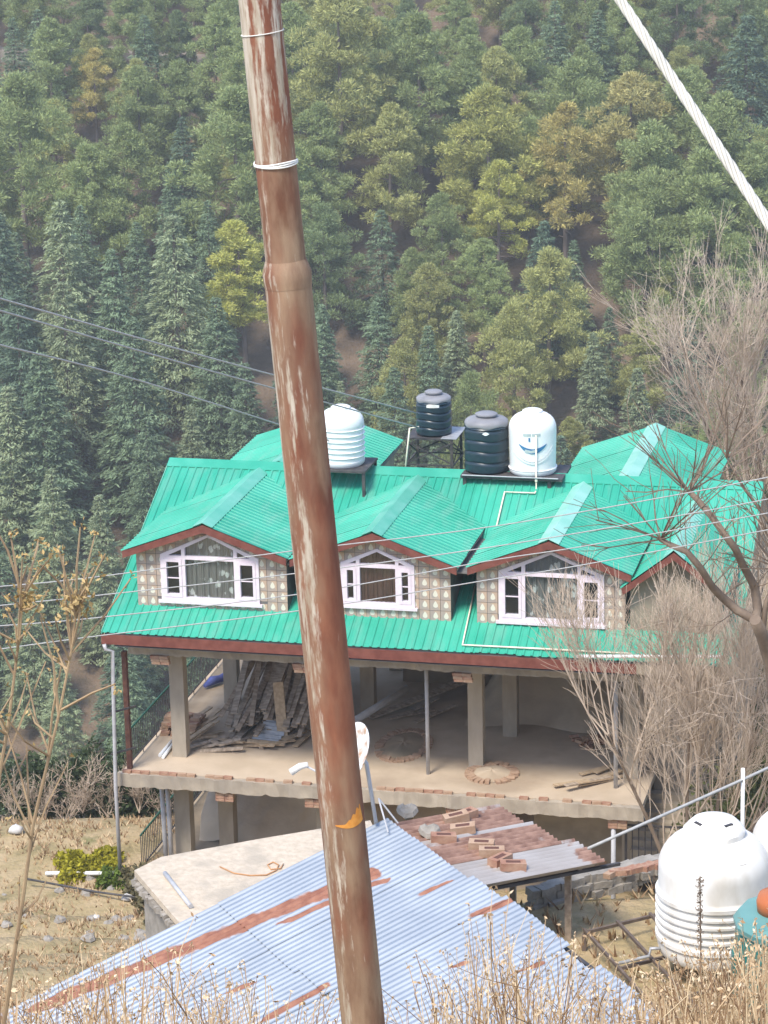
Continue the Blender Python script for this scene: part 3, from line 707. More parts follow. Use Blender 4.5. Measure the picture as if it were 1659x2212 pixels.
# ---------------------------------------------------------------- tanks on the roof
def curved_patch(c, r, th0, th1, zlo, zhi, n=14):
    mb = MB(); c = np.array(c)
    for i in range(n+1):
        t = i/n; a = th0+(th1-th0)*t
        for z in (zlo(t), zhi(t)): mb.v.append((c[0]+r*math.cos(a), c[1]+r*math.sin(a), c[2]+z))
        for z in (zlo(t), zhi(t)): mb.v.append((c[0]+(r-.006)*math.cos(a), c[1]+(r-.006)*math.sin(a), c[2]+z))
    for i in range(n): k = 4*i; mb.f += [(k, k+4, k+5, k+1), (k, k+2, k+6, k+4), (k+1, k+5, k+7, k+3)]
    return mb
VIEW = math.atan2(C[1]-6, C[0]-7)                        # direction from the roof towards the viewer
def ribbed(r, z0, z1, nrib, depth=.02, steps=9):
    pr = []
    for i in range(nrib*steps+1):
        t = i/(nrib*steps); ph = (t*nrib) % 1; pr.append((r+depth*(1 if ph < .72 else math.cos((ph-.72)/.28*2*math.pi)), z0+(z1-z0)*t))
    return pr
def black_tank(c, r, h, label, wave, groups=None):
    t = thing('water_tank', label, 'water tank', c)
    hs = h*.80
    pr = [(r*.94, 0), (r, .04)]+ribbed(r, .05, hs-.04, 4, .02)+[(r*1.01, hs-.02), (r*.99, hs)]
    wv = lambda a, z, rr: wave*math.sin(3*a+1)*(1 if .06 < z < hs-.05 else 0)
    smooth_by_angle(MB().lathe(c, pr, 48, wv).build('body', 'black', t), 50)
    pr2 = [(r*1.02, hs+.002), (r*1.03, hs+.04), (r*1.0, hs+h*.07), (r*.88, hs+h*.10), (r*.5, hs+h*.125), (r*.46, hs+h*.13)]
    wv2 = lambda a, z, rr: .02*math.sin(6*a) if z < hs+.06 else 0
    smooth_by_angle(MB().lathe(c, pr2, 48, wv2).build('shoulder', 'blacktop', t), 50)
    zl = hs+h*.125
    smooth_by_angle(MB().lathe(c, [(r*.40, zl), (r*.40, zl+.05), (r*.52, zl+.055), (r*.52, zl+.085), (r*.42, zl+.11), (r*.2, zl+.118)], 32).build('lid', 'blacktop', t), 40)
    return t, hs
def white_tank(c, r, h, label, rib_lo, rib_hi, nrib, m='white'):
    t = thing('water_tank', label, 'water tank', c)
    pr = [(r*.9, 0), (r*.98, .05), (r, .12)]
    if rib_lo > .13: pr.append((r, rib_lo))
    pr += ribbed(r, rib_lo+.001, rib_hi, nrib, -.022)
    zs = max(rib_hi+.03, h*.66); pr += [(r, zs)]
    hz = h*.93-zs
    for k in range(1, 9):
        f_ = k/8*.93; pr.append((r*(1-f_**2.6)**(1/2.0), zs+hz*(f_/.93)))
    smooth_by_angle(MB().lathe(c, pr, 56).build('body', m, t), 40)
    zl = h*.93-.02; rl = pr[-1][0]
    smooth_by_angle(MB().lathe(c, [(rl*1.0, zl), (rl*1.04, zl+.03), (rl*1.02, zl+.06), (rl*.8, zl+.09), (rl*.3, zl+.1)], 40).build('lid', m, t), 40)
    return t
# left white tank
q = hit(737, 1003, 1, 5.35); zpl = q[2]; tl = np.array([q[0], 5.35+.1, zpl])
white_tank(tl, .61, 1.62, 'white ribbed domed water tank on dark platform above the roof ridge, wires ending beside it', .14, 1.02, 6)
pf = thing('tank_platform', 'black steel platform carrying the white ribbed tank above the roof ridge', 'platform', (tl[0], tl[1], zpl-.6))
MB().box((tl[0]-.75, tl[1]-.72, zpl-.06), (tl[0]+.8, tl[1]+.72, zpl-.002)).build('deck', 'steel', pf)
for dx in (-.7, .74):
    for dy in (-.65, .65):
        yy = tl[1]+dy; zb = roof_plane_z(yy) if yy < RY else 2*RZ-roof_plane_z(yy)
        MB().box((tl[0]+dx-.04, yy-.04, zb-.02), (tl[0]+dx+.04, yy+.04, zpl-.062)).build('leg', 'steel', pf)
# lattice stand with the small black tank
q = hit(938, 936, 1, 7.0); sb = q; zt_ = q[2]
st = thing('tank_stand', 'tall black lattice stand of steel angles holding the small black tank', 'stand', (sb[0], 7.0, 5.9))
X0, X1, Y0, Y1 = sb[0]-.66, sb[0]+.62, 6.45, 7.75
MB().box((X0, Y0, zt_-.05), (X1, Y1, zt_-.002)).build('deck', 'steel', st)
MB().box((sb[0]+.3, Y0-.02, zt_-.0), (X1+.1, Y1, zt_+.012)).build('deck_sheet', 'galv', st)
zb_ = 6.0
for xx in (X0+.04, X1-.04):
    for yy in (Y0+.04, Y1-.04): MB().box((xx-.035, yy-.035, zb_), (xx+.035, yy+.035, zt_-.052)).build('leg', 'steel', st)
for (pa, pb) in (((X0, Y0), (X1, Y0)), ((X0, Y1), (X1, Y1)), ((X0, Y0), (X0, Y1)), ((X1, Y0), (X1, Y1))):
    for za, zc in ((zb_+.75, zt_-.1), (zt_-.1, zb_+.75)): MB().bar((*pa, za), (*pb, zc), .02, .035).build('brace', 'steel', st)
    MB().bar((*pa, zb_+.72), (*pb, zb_+.72), .03, .035).build('rail', 'steel', st)
t, hs = black_tank((sb[0], 7.0, zt_), .455, 1.16, 'small black water tank with pale rectangular sticker on the tall lattice stand', .022)
curved_patch((sb[0], 7.0, zt_), .482, VIEW-.42, VIEW+.3, lambda t_: hs-.115, lambda t_: hs-.045+.02*math.sin(t_*math.pi)).build('sticker', 'cream', t)
# long platform with black and white tanks
q0 = hit(995, 1024, 1, 5.35); q1 = hit(1215, 1030, 1, 5.35); zp2 = q0[2]-.02
pf2 = thing('tank_platform', 'long black steel platform under the big black tank and the smooth white tank', 'platform', ((q0[0]+q1[0])/2, 5.9, zp2-.6))
MB().box((q0[0], 5.3, zp2-.07), (q1[0], 6.75, zp2-.002)).build('deck', 'steel', pf2)
MB().tube([(q0[0]+.05, 5.26, zp2+.02), (q1[0]-.1, 5.26, zp2+.02)], .018, 8).build('front_pipe', 'galv', pf2)
for xx in (q0[0]+.1, q1[0]-.35):
    for yy in (5.4, 6.6):
        zb = roof_plane_z(yy) if yy < RY else 2*RZ-roof_plane_z(yy)
        MB().box((xx-.045, yy-.045, zb-.02), (xx+.045, yy+.045, zp2-.072)).build('leg', 'steel', pf2)
q = hit(1052, 1018, 1, 5.95); cb = (q[0], 5.95, zp2)
t, hs = black_tank(cb, .565, 1.56, 'big black water tank with small oval sticker beside the smooth white tank', .02)
curved_patch(cb, .592, VIEW-.22, VIEW+.1, lambda t_: hs-.13-.045*math.sin(t_*math.pi), lambda t_: hs-.13+.045*math.sin(t_*math.pi)).build('sticker', 'white', t)
q = hit(1151, 1022, 1, 5.95); cw = (q[0], 5.95, zp2); rw = .625
t = white_tank(cw, rw, 1.74, 'smooth white water tank with blue curved emblem next to the big black tank', .14, .16, 1)
vw = math.atan2(C[1]-5.95, C[0]-q[0])
curved_patch(cw, rw+.008, vw-.60, vw+.62, lambda t_: .88-.24*math.sin(t_*math.pi)**.8, lambda t_: .89-.12*math.sin(t_*math.pi)).build('emblem', 'blue', t)
curved_patch(cw, rw+.010, vw-.33, vw+.2, lambda t_: .66+.05*abs(t_-.5), lambda t_: .73+.06*abs(t_-.5)).build('emblem_centre', 'greyprint', t)
curved_patch(cw, rw+.008, vw-.40, vw-.07, lambda t_: 1.11, lambda t_: 1.18).build('lettering_plate', 'greyprint', t)
curved_patch(cw, rw+.008, vw-.02, vw+.33, lambda t_: 1.11, lambda t_: 1.18).build('lettering_plate', 'greyprint', t)
curved_patch(cw, rw+.008, vw-.17, vw-.1, lambda t_: .97, lambda t_: 1.07).build('printed_drop', 'blue', t)
for zz, dp_ in ((.38, .2), (.5, .24)):
    curved_patch(cw, rw+.012, vw-.95, vw+.95, lambda t_: zz+.28-dp_*1.5*math.sin(t_*math.pi), lambda t_: zz+.31-dp_*1.5*math.sin(t_*math.pi)).build('moulded_band', 'white', t)
vp = np.array([cw[0]+(rw+.05)*math.cos(vw+.13), cw[1]+(rw+.05)*math.sin(vw+.13), 0])
tp = thing('outlet_pipe', 'cream outlet pipe dropping from the smooth white tank to the roof', 'pipe', (vp[0], vp[1], zp2-.5))
MB().tube([(vp[0], vp[1], zp2+1.15), (vp[0], vp[1], zp2-.32), onroof(1155, 1065, .1)], .02, 8).build('pipe', 'offwhite_pipe', tp, smooth=True)
MB().lathe((vp[0], vp[1], zp2-.1), [(.035, 0), (.04, .04), (.035, .08)], 12).build('valve', 'offwhite_pipe', tp)
a, b = hit(885, 925, 1, 6.3), hit(876, 1008, 1, 5.95)
tp = MB().tube([hit(905, 922, 1, 6.4), a, b], .025, 8).build('feed_pipe', 'offwhite_pipe', smooth=True)
tag(tp, 'cream feed pipe running up the left side of the lattice stand', 'pipe')

# ---------------------------------------------------------------- forest across the valley
def quads_mesh(name, Cn, U_, V_, m):
    """many small leaf faces: centre, half axes; each bent a little into two triangles"""
    n = len(Cn); P = np.empty((n, 4, 3))
    P[:, 0] = Cn-U_; P[:, 1] = Cn-V_*.8; P[:, 2] = Cn+U_; P[:, 3] = Cn+V_
    me = bpy.data.meshes.new(name)
    me.vertices.add(4*n); me.vertices.foreach_set('co', P.reshape(-1).astype(np.float32))
    me.loops.add(4*n); me.loops.foreach_set('vertex_index', np.arange(4*n, dtype=np.int32))
    me.polygons.add(n); me.polygons.foreach_set('loop_start', np.arange(0, 4*n, 4, dtype=np.int32))
    me.update(calc_edges=True); me.validate()
    me.materials.append(M[m]); return me
def unit(v): return v/(np.linalg.norm(v, axis=-1, keepdims=True)+1e-9)
def trunk_mesh(name, H, r, lean, bare=0., stubs=0):
    mb = MB(); pts = [(lean[0]*t*t*H, lean[1]*t*t*H, -.6+(H+.6)*t) for t in np.linspace(0, .97, 8)]
    mb.tube(pts, [r*(1-.9*t)+.03 for t in np.linspace(0, 1, 8)], 7)
    for k in range(stubs):
        z = H*random.uniform(.25, .62); a = random.uniform(0, 6.28); L = random.uniform(.8, 2.2); t = z/H; b = np.array((lean[0]*t*t*H, lean[1]*t*t*H, z))
        mb.tube([b, b+np.array([math.cos(a)*L*.6, math.sin(a)*L*.6, .05]), b+np.array([math.cos(a)*L, math.sin(a)*L, -.12*L])], [.07, .045, .015], 4)
    me = bpy.data.meshes.new(name); me.from_pydata(mb.v, [], mb.f); me.materials.append(M['bark'])
    for p in me.polygons: p.use_smooth = True
    return me
def cedar_mesh(H, R, seed, dens=1.):
    r = np.random.default_rng(seed); Cn, U_, V_ = [], [], []
    z = H*.06; lv = 0
    while z < H*.985:
        t = z/H; rad = R*(1-t)**.78*(.86+.28*r.random())+.12
        nb = int(6+5*(1-t)); a0 = r.random()*6.28
        for k in range(nb):
            a = a0+k*2*math.pi/nb+r.normal(0, .18); L = rad*(.62+.46*r.random())
            if r.random() < .06: continue
            nf = int((36+84*(1-t))*dens*(.5+.5*L/R))
            s = .12+.88*np.sqrt(r.random(nf)); wdt = .17*L*(1.15-s)+.12
            lat = r.normal(0, 1, nf)*wdt*1.25
            droop = -.22*L*s*s+.10*s*L
            x = np.cos(a)*L*s-np.sin(a)*lat; y = np.sin(a)*L*s+np.cos(a)*lat; zz = z+droop+r.normal(0, .07, nf)-.12*np.abs(lat)
            cn = np.stack([x, y, zz], 1)
            dirr = np.stack([np.cos(a)+r.normal(0, .5, nf), np.sin(a)+r.normal(0, .5, nf), r.normal(-.25, .22, nf)], 1)
            u = unit(dirr); up = unit(np.stack([r.normal(0, .3, nf), r.normal(0, .3, nf), np.ones(nf)], 1)); v = unit(np.cross(up, u))
            sz = (.10+.10*r.random(nf))[:, None]
            Cn.append(cn); U_.append(u*sz*1.5); V_.append(v*sz*.45)
        z += H*.022+.16*(1-t)+.05*r.random(); lv += 1
    return quads_mesh('crown', np.concatenate(Cn), np.concatenate(U_), np.concatenate(V_), 'crown')
def pine_mesh(H, R, seed, lo=.32, lean=(0, 0), sparse=1., openn=0.):
    """rounded tufts of long needles on the ends of ascending limbs"""
    r = np.random.default_rng(seed); Cn, U_, V_ = [], [], []
    nt_ = int(130*sparse)
    for k in range(nt_):
        t = lo+(1-lo)*(k+r.random())/nt_; tt = (t-lo)/(1-lo)
        env = R*(math.sin(math.pi*min(1, .16+.84*tt)**.72)**.8*.95+.08)*(1.0 if tt < .93 else .6)
        a = r.random()*6.28; lobes = 1+.22*math.sin(3*a+seed)+.15*math.sin(5*a+2*seed+t*9)
        q = env*lobes*(r.random()**.45)
        if r.random() < openn and q < env*.8: continue
        c = np.array([lean[0]*t*t*H+math.cos(a)*q, lean[1]*t*t*H+math.sin(a)*q, t*H+.25*q*.4])
        rs = (.45+.5*r.random())*(R/3.)**.5*(1-.35*max(0, tt-.75)*4*.5)
        n = int(190+120*r.random())
        d = unit(r.normal(0, 1, (n, 3))+np.array([0, 0, .35])); rr = rs*(.35+.65*r.random(n))[:, None]
        cn = c+d*rr*np.array([1.15, 1.15, .72])
        u = unit(d+r.normal(0, .35, (n, 3))+np.array([0, 0, .25])); v = unit(np.cross(u, r.normal(0, 1, (n, 3))))
        sz = (.065+.075*r.random(n))[:, None]
        Cn.append(cn); U_.append(u*sz*1.6); V_.append(v*sz*.42)
    return quads_mesh('crown', np.concatenate(Cn), np.concatenate(U_), np.concatenate(V_), 'crown')
H0 = 15.
CED = [(cedar_mesh(H0, 4.4, 11), trunk_mesh('trunk', H0, .28, (0, 0))), (cedar_mesh(H0, 3.8, 12), trunk_mesh('trunk', H0, .26, (.01, 0))),
       (cedar_mesh(H0, 5.0, 13), trunk_mesh('trunk', H0, .3, (0, .01))), (cedar_mesh(H0, 4.2, 14, .9), trunk_mesh('trunk', H0, .26, (0, 0)))]
PIN = [(pine_mesh(H0, 3.5, 21, .30), trunk_mesh('trunk', H0, .24, (0, 0), stubs=3)), (pine_mesh(H0, 4.0, 22, .25, (.02, 0)), trunk_mesh('trunk', H0, .26, (.02, 0), stubs=3)),
       (pine_mesh(H0, 2.7, 23, .40, (-.02, .01), .85), trunk_mesh('trunk', H0, .22, (-.02, .01), stubs=5)), (pine_mesh(H0, 4.3, 24, .2), trunk_mesh('trunk', H0, .28, (0, 0), stubs=2)),
       (pine_mesh(H0, 3.4, 25, .28, (.01, .02), .95), trunk_mesh('trunk', H0, .24, (.01, .02), stubs=4))]
OPEN = (pine_mesh(H0, 3.0, 31, .42, (.015, 0), .62, .45), trunk_mesh('trunk', H0, .25, (.015, 0), stubs=12))
OPEN2 = (pine_mesh(H0, 3.2, 33, .38, (-.01, 0), .66, .35), trunk_mesh('trunk', H0, .25, (-.01, 0), stubs=10))
BLUE, BLUE2, DARK = (.205, .280, .160), (.310, .365, .205), (.155, .225, .140)
GREEN, OLIVE, YEL, YEL2, BRN = (.310, .365, .145), (.410, .415, .155), (.50, .50, .14), (.52, .45, .16), (.27, .20, .11)
planted = []; ALLT = []
def plant(kind, x, ytop, hpx, col, label, group=None, name=None, wide=1., cat='tree'):
    p = hill_hit(x, ytop+hpx); d = np.linalg.norm(p-C)
    h = hpx*d/F/math.cos(PITCH); s = h/H0
    crown, trunk = kind; auto = label is None
    if label is None:
        size = 'short' if h < 10.5 else 'mid-sized' if h < 13 else 'tall' if h < 15.5 else 'towering'
        tint = {BLUE: 'blue-green', BLUE2: 'silvery grey-green', DARK: 'dark bluish', GREEN: 'grey-green', OLIVE: 'olive-green'}.get(col, 'deep green')
        dd = (p-C) @ FH; zone = 'high on the slope near the cart tracks' if dd > 305 else 'halfway up the wooded slope' if dd > 270 else 'low on the slope behind the house' if dd > 243 else 'at the foot of the wooded slope'
        sh = ('slim', 'full', 'broad')[0 if wide < .95 else 1 if wide < 1.02 else 2]
        label = f'{size} {sh} {tint} '+('cedar with layered boughs ' if kind in CED else 'pine with tufted crown ')+zone
    p = p-np.array([0, 0, .2])
    t = thing(name or ('cedar_tree' if kind in CED else 'pine_tree'), label, cat, p, group)
    t.rotation_euler.z = random.uniform(0, 6.28); t.scale = (s*wide, s*wide, s)
    cr = bpy.data.objects.new('crown', crown); tr = bpy.data.objects.new('trunk', trunk)
    for o in (cr, tr): COL.objects.link(o); o.parent = t
    j = random.uniform(.9, 1.1); cr.color = (col[0]*j, col[1]*j, col[2]*j, 1)
    planted.append((p[0], p[1], 3.1*s*wide))
    ALLT.append((t, p.copy(), auto))
    return t
GC, GP = 'deodar cedars across the lower left of the hillside', 'pines covering the wooded hillside'
LC = 'blue-green deodar cedar with layered drooping boughs on the wooded hillside'
LP = 'grey-green pine with rounded tufted crown on the wooded hillside'
LY = 'olive-green pine with tufted crown on the wooded hillside'
# trees the photograph lets one pick out
for x, y, h, k, c, w_ in [
    (150, 440, 400, 0, BLUE2, 1.0), (157, 612, 420, 2, BLUE2, .95), (392, 470, 430, 2, BLUE2, .95), (305, 690, 420, 0, BLUE, 1.05), (40, 832, 380, 1, BLUE2, 1.05),
    (425, 872, 300, 1, BLUE2, .95), (130, 1005, 350, 3, BLUE2, 1.), (232, 1062, 360, 1, BLUE2, .9), (260, 540, 420, 1, BLUE, .9), (60, 640, 420, 0, DARK, 1.),
    (480, 640, 360, 3, BLUE, 1.), (540, 780, 330, 1, BLUE, 1.), (12, 1150, 330, 3, BLUE, 1.), (110, 760, 420, 1, BLUE, 1.1), (330, 900, 330, 0, BLUE, .95),
    (990, 668, 280, 1, BLUE2, 1.0), (1282, 716, 290, 1, BLUE2, .95), (822, 640, 280, 3, BLUE, 1.), (705, 655, 300, 1, BLUE, .9), (742, 818, 230, 1, BLUE2, .8),
    (1610, 50, 380, 2, DARK, 1.1), (1292, 30, 270, 3, BLUE, 1.1), (1200, 10, 260, 3, BLUE, 1.), (20, 470, 420, 1, DARK, 1.), (930, 700, 300, 1, BLUE, .9), (640, 700, 330, 1, DARK, 1.), (1560, 420, 330, 0, DARK, .9)]:
    plant(CED[k], x, y, h, c, None, GC, wide=w_)
for x, y, h, k, c, w_ in [
    (62, 190, 430, 3, GREEN, 1.), (310, 160, 300, 0, GREEN, 1.), (275, 285, 330, 4, GREEN, 1.), (400, 150, 300, 1, GREEN, .9), (520, 215, 420, 3, GREEN, 1.1),
    (640, 30, 360, 0, GREEN, 1.), (742, 5, 470, 0, OLIVE, 1.), (910, 55, 390, 1, GREEN, 1.), (845, 240, 340, 4, OLIVE, 1.), (830, 60, 300, 3, GREEN, 1.),
    (1130, 80, 300, 1, GREEN, 1.), (1075, 120, 320, 0, OLIVE, .9), (1240, 150, 330, 3, GREEN, 1.), (1400, 290, 420, 1, GREEN, 1.), (1470, 180, 400, 3, GREEN, 1.),
    (1560, 225, 420, 0, GREEN, 1.), (1410, 400, 380, 3, GREEN, 1.), (1515, 350, 420, 1, GREEN, 1.05), (1640, 330, 380, 4, GREEN, 1.), (1000, 150, 330, 4, GREEN, 1.),
    (1185, 552, 350, 1, OLIVE, 1.), (1112, 668, 330, 3, OLIVE, .9), (878, 740, 260, 3, OLIVE, .95), (1378, 692, 260, 4, OLIVE, 1.), (1232, 900, 170, 4, OLIVE, 1.),
    (120, 60, 300, 4, GREEN, 1.), (470, 30, 300, 4, GREEN, 1.), (560, 40, 330, 1, GREEN, .9), (1350, 20, 260, 0, GREEN, 1.), (960, 430, 260, 1, GREEN, 1.),
    (640, 330, 330, 1, GREEN, 1.), (700, 240, 330, 4, GREEN, 1.), (1580, 520, 300, 1, GREEN, 1.), (1450, 560, 260, 4, OLIVE, .9), (200, 330, 320, 1, GREEN, 1.)]:
    plant(PIN[k], x, y, h, c, None, GP, wide=w_)
plant(OPEN, 1078, 362, 330, YEL, 'bright yellow-green pine with open crown and bare stubs on its trunk', wide=1.)
plant(PIN[1], 1062, 212, 400, (.42, .42, .13), 'yellow-green pine rising just behind the bare-stubbed pine', wide=1.1)
plant(OPEN2, 1222, 243, 400, YEL2, 'browning golden pine with sparse crown among green pines', wide=1.)
plant(PIN[0], 1362, 182, 420, (.42, .38, .15), 'olive pine with a rust-yellow top on the right of the golden pine', wide=1.05)
plant(PIN[2], 532, 488, 340, YEL, 'lime-yellow pine with long bare trunk partly hidden by the rusty pole', wide=1.25)
plant(OPEN2, 212, 118, 230, YEL2, 'small golden pine high on the slope, left of the rusty pole', wide=1.)
# the rest of the wood, standing wherever there is room
def fill(x0, x1, y0, y1, tries, spacing, cedar_prob, seed):
    rr = random.Random(seed)
    for _ in range(tries):
        x, yb = rr.uniform(x0, x1), rr.uniform(y0, y1)
        p = hill_hit(x, yb)
        if any((p[0]-a)**2+(p[1]-b)**2 < (spacing*(.7+.3*c_/3.))**2 for a, b, c_ in planted): continue
        if any((x-a)**2+(yb-b)**2 < r_*r_ for a, b, r_ in ((905, 610, 55), (1290, 610, 70), (730, 420, 40), (1265, 700, 40), (60, 130, 40), (1530, 60, 50), (880, 400, 30))): continue
        cp = min(.95, max(0., cedar_prob(x, yb)))
        h = rr.uniform(9.5, 15.5); hpx = h*F/np.linalg.norm(p-C)*math.cos(PITCH)
        if rr.random() < cp: plant(rr.choice(CED), x, yb-hpx, hpx, rr.choice((BLUE, BLUE, DARK, BLUE2)), None, GC, wide=rr.uniform(.85, 1.1))
        else:
            c = rr.choice((GREEN, GREEN, OLIVE, (.225, .285, .125))); plant(rr.choice(PIN), x, yb-hpx, hpx, c, None, GP, wide=rr.uniform(.85, 1.1))
fill(-150, 1820, -60, 1760, 4000, 5.6, lambda x, y: .85-(x/1659)*.75+(y-700)/1400., 5)
tk = MB(); tp_ = [(-200, 100), (120, 114), (240, 118), (330, 124), (450, 128), (560, 134), (700, 140), (850, 152), (1000, 165), (1150, 172)]
for i, (x, y) in enumerate(tp_):
    p = hill_hit(x, y+6*math.sin(i*1.9))
    for dd in (-1.6, 1.6): q = p+FH*dd; tk.v.append((q[0], q[1], p[2]+.45+.1*dd))
    for dd in (-1.6, 1.6): q = p+FH*dd; tk.v.append((q[0], q[1], p[2]-2.))
tk.f = [f_ for i in range(len(tp_)-1) for f_ in ((4*i, 4*i+4, 4*i+5, 4*i+1), (4*i, 4*i+2, 4*i+6, 4*i+4))]
M['track'] = mat('stony_track', (.30, .26, .22), (.22, .18, .15), .5, .95)
tag(tk.build('path', 'track'), kind='structure')
# trees without a mark of their own are told apart by the nearest tree that has one
MARK = {'bright yellow-green': 'the bare-stubbed pine', 'browning golden': 'the golden pine', 'olive pine with': 'the rust-topped pine', 'lime-yellow pine': 'the lime-yellow pine', 'small golden': 'the small golden pine', 'yellow-green pine rising': 'the large yellow-green pine'}
marks = [(v, p) for t, p, a in ALLT if not a for k, v in MARK.items() if t['label'].startswith(k)]+[('the roof tanks', np.array([7., 6., 6.])), ('the pale fallen log', hill_hit(875, 690))]
for t, p, a in ALLT:
    if not a: continue
    v, q = min(marks, key=lambda m_: np.linalg.norm((m_[1]-p)[:2])*(.45 if m_[0] == 'the roof tanks' else 1)); dz = (p-q) @ FH; ds = (p-q) @ RH; dist = math.hypot(dz, ds)
    far = 'just ' if dist < 9 else '' if dist < 18 else 'well ' if dist < 32 else 'far '
    rel_ = ('beyond' if v == 'the roof tanks' else 'uphill of') if dz > max(3, .45*abs(ds)) else 'downhill of' if dz < -max(3, .45*abs(ds)) else 'across from'
    head = t['label'].split(' with ')[0]
    t['label'] = f'{head} {far}{rel_} {v}'
# one dead fallen trunk showing pale between the trees
a, b = hill_hit(850, 655), hill_hit(905, 722)
tag(MB().tube([a+ez*.5, (a+b)/2+ez*.6, b+ez*.4], [.22, .18, .06], 6).build('fallen_log', 'twig', smooth=True), 'pale dead tree trunk lying on the open slope', 'log')

# ---------------------------------------------------------------- bare trees
def bare_branches(mb, p, d, L, r, depth, R_, spread=.55, kids=(3, 4), up=.12, thin=.0045, seglen=3):
    pts = [np.array(p, float)]; dd = np.array(d, float)
    for i in range(seglen):
        dd = dd+R_.normal(0, .10, 3)+np.array([0, 0, up*.3]); dd /= np.linalg.norm(dd); pts.append(pts[-1]+dd*L/seglen)
    mb.tube(pts, [max(thin, r*(1-.5*i/seglen)) for i in range(seglen+1)], 6 if r > .03 else 3, cap=False)
    if depth == 0: return
    for k in range(R_.integers(kids[0], kids[1]+1)):
        t = R_.uniform(.35, 1.); i = min(seglen-1, int(t*seglen)); q = pts[i]+(pts[i+1]-pts[i])*(t*seglen-i)
        nd = dd+R_.normal(0, spread, 3)+np.array([0, 0, up]); nd /= np.linalg.norm(nd)
        bare_branches(mb, q, nd, L*R_.uniform(.55, .8), max(thin, r*.5), depth-1, R_, spread, kids, up, thin, seglen)
def bare_tree(name, label, base, stems, L, r, depth, seed, mtw='twig', mst='limb', spread=.5, kids=(3, 4), up=.15, group=None, cat='tree', i0=1):
    R_ = np.random.default_rng(seed); t = thing(name, label, cat, base, group)
    tr = MB(); tw = MB()
    for d in stems:
        d = np.array(d, float); d /= np.linalg.norm(d); pts = [np.array(base, float)-ez*.3]; dd = d.copy()
        for i in range(5):
            dd = dd+R_.normal(0, .07, 3); dd /= np.linalg.norm(dd); pts.append(pts[-1]+dd*L/5)
        tr.tube(pts, [r*(1-.7*i/5) for i in range(6)], 7, cap=False)
        for i in range(i0, 6):
            for _ in range(3 if i < 5 else 5):
                nd = dd+R_.normal(0, spread, 3)+np.array([0, 0, up]); nd /= np.linalg.norm(nd)
                bare_branches(tw, pts[i]-dd*R_.uniform(0, L/5), nd, L*R_.uniform(.28, .42), r*.32, depth, R_, spread, kids, up)
    tr.build('trunk', mst, t, smooth=True); tw.build('twigs', mtw, t)
    return t
def rel(a, b, c): return RH*a+ez*b+FH*c                   # right, up, away
b1 = atd(1515, 1800, 58.5); b1[2] = ground_z(b1[0], b1[1])
bare_tree('bare_shrub_tree', 'many-stemmed leafless tan shrub in front of the right end of the house', b1, [rel(-.28, 1, .1), rel(-.12, 1, -.1), rel(.05, 1, .1), rel(.22, 1, -.1), rel(.4, 1, .15), rel(.12, 1, .3)], 6.0, .075, 3, 41, spread=.33, kids=(4, 5), i0=3)
b2 = atd(1650, 1250, 84.); b2[2] = ground_z(b2[0], b2[1])
bare_tree('bare_tree', 'tall pale leafless tree with upswept twigs behind the right end of the roof', b2, [rel(-.35, 1, 0), rel(-.1, 1, .1), rel(.15, 1, 0)], 6.6, .10, 3, 43, spread=.42, kids=(4, 4))
b3 = atd(1560, 1250, 80.); b3[2] = ground_z(b3[0], b3[1])
bare_tree('bare_tree', 'lower pale leafless thicket tree just behind the right roof corner', b3, [rel(-.5, 1, 0), rel(-.2, 1, .1), rel(.25, 1, 0), rel(.5, 1, 0)], 3.6, .09, 3, 44, spread=.45, kids=(4, 5))
for i, (x, d_, L_) in enumerate(((1900, 80., 4.2), (2080, 72., 3.6), (2250, 84., 4.6))):
    q = atd(x, 1300, d_); q[2] = ground_z(q[0], q[1]); bare_tree('bare_tree', 'leafless tree on the open ground right of the house', q, [rel(-.4, 1, 0), rel(0, 1, .1), rel(.35, 1, 0)], L_, .09, 2, 70+i, spread=.45, kids=(4, 5), group='leafless trees right of the house')
# pollarded tree leaning in from the right
PDIST = 55.
t = thing('pollarded_tree', 'dark-limbed pollarded tree leaning leafless across the right of the green roof', 'tree', atd(1700, 1900, PDIST))
def path(px, dist=PDIST): return [atd(x, y, dist+.4*math.sin(i)) for i, (x, y) in enumerate(px)]
tr0 = path([(1700, 1900), (1690, 1650), (1668, 1440), (1646, 1372), (1631, 1339)])
tr0[0] = np.array(wloc(t)); tr0[0][2] = min(tr0[0][2], ground_z(*tr0[0][:2]))
MB().tube(tr0, [.2, .18, .155, .135, .125], 10).build('trunk', 'limb', t, smooth=True)
limbs = [([(1631, 1339), (1592, 1318), (1560, 1290), (1538, 1267), (1514, 1228), (1484, 1192), (1448, 1177), (1427, 1165)], .125, .075),
         ([(1631, 1339), (1637, 1315), (1630, 1267), (1604, 1219), (1589, 1186), (1562, 1150), (1536, 1114), (1508, 1081), (1490, 1063)], .13, .085),
         ([(1646, 1372), (1655, 1300), (1690, 1230)], .09, .05), ([(1690, 1170), (1643, 1102), (1604, 1051), (1570, 990)], .06, .02), ([(1690, 1240), (1690, 1170)], .07, .06)]
tw = MB(); R_ = np.random.default_rng(5)
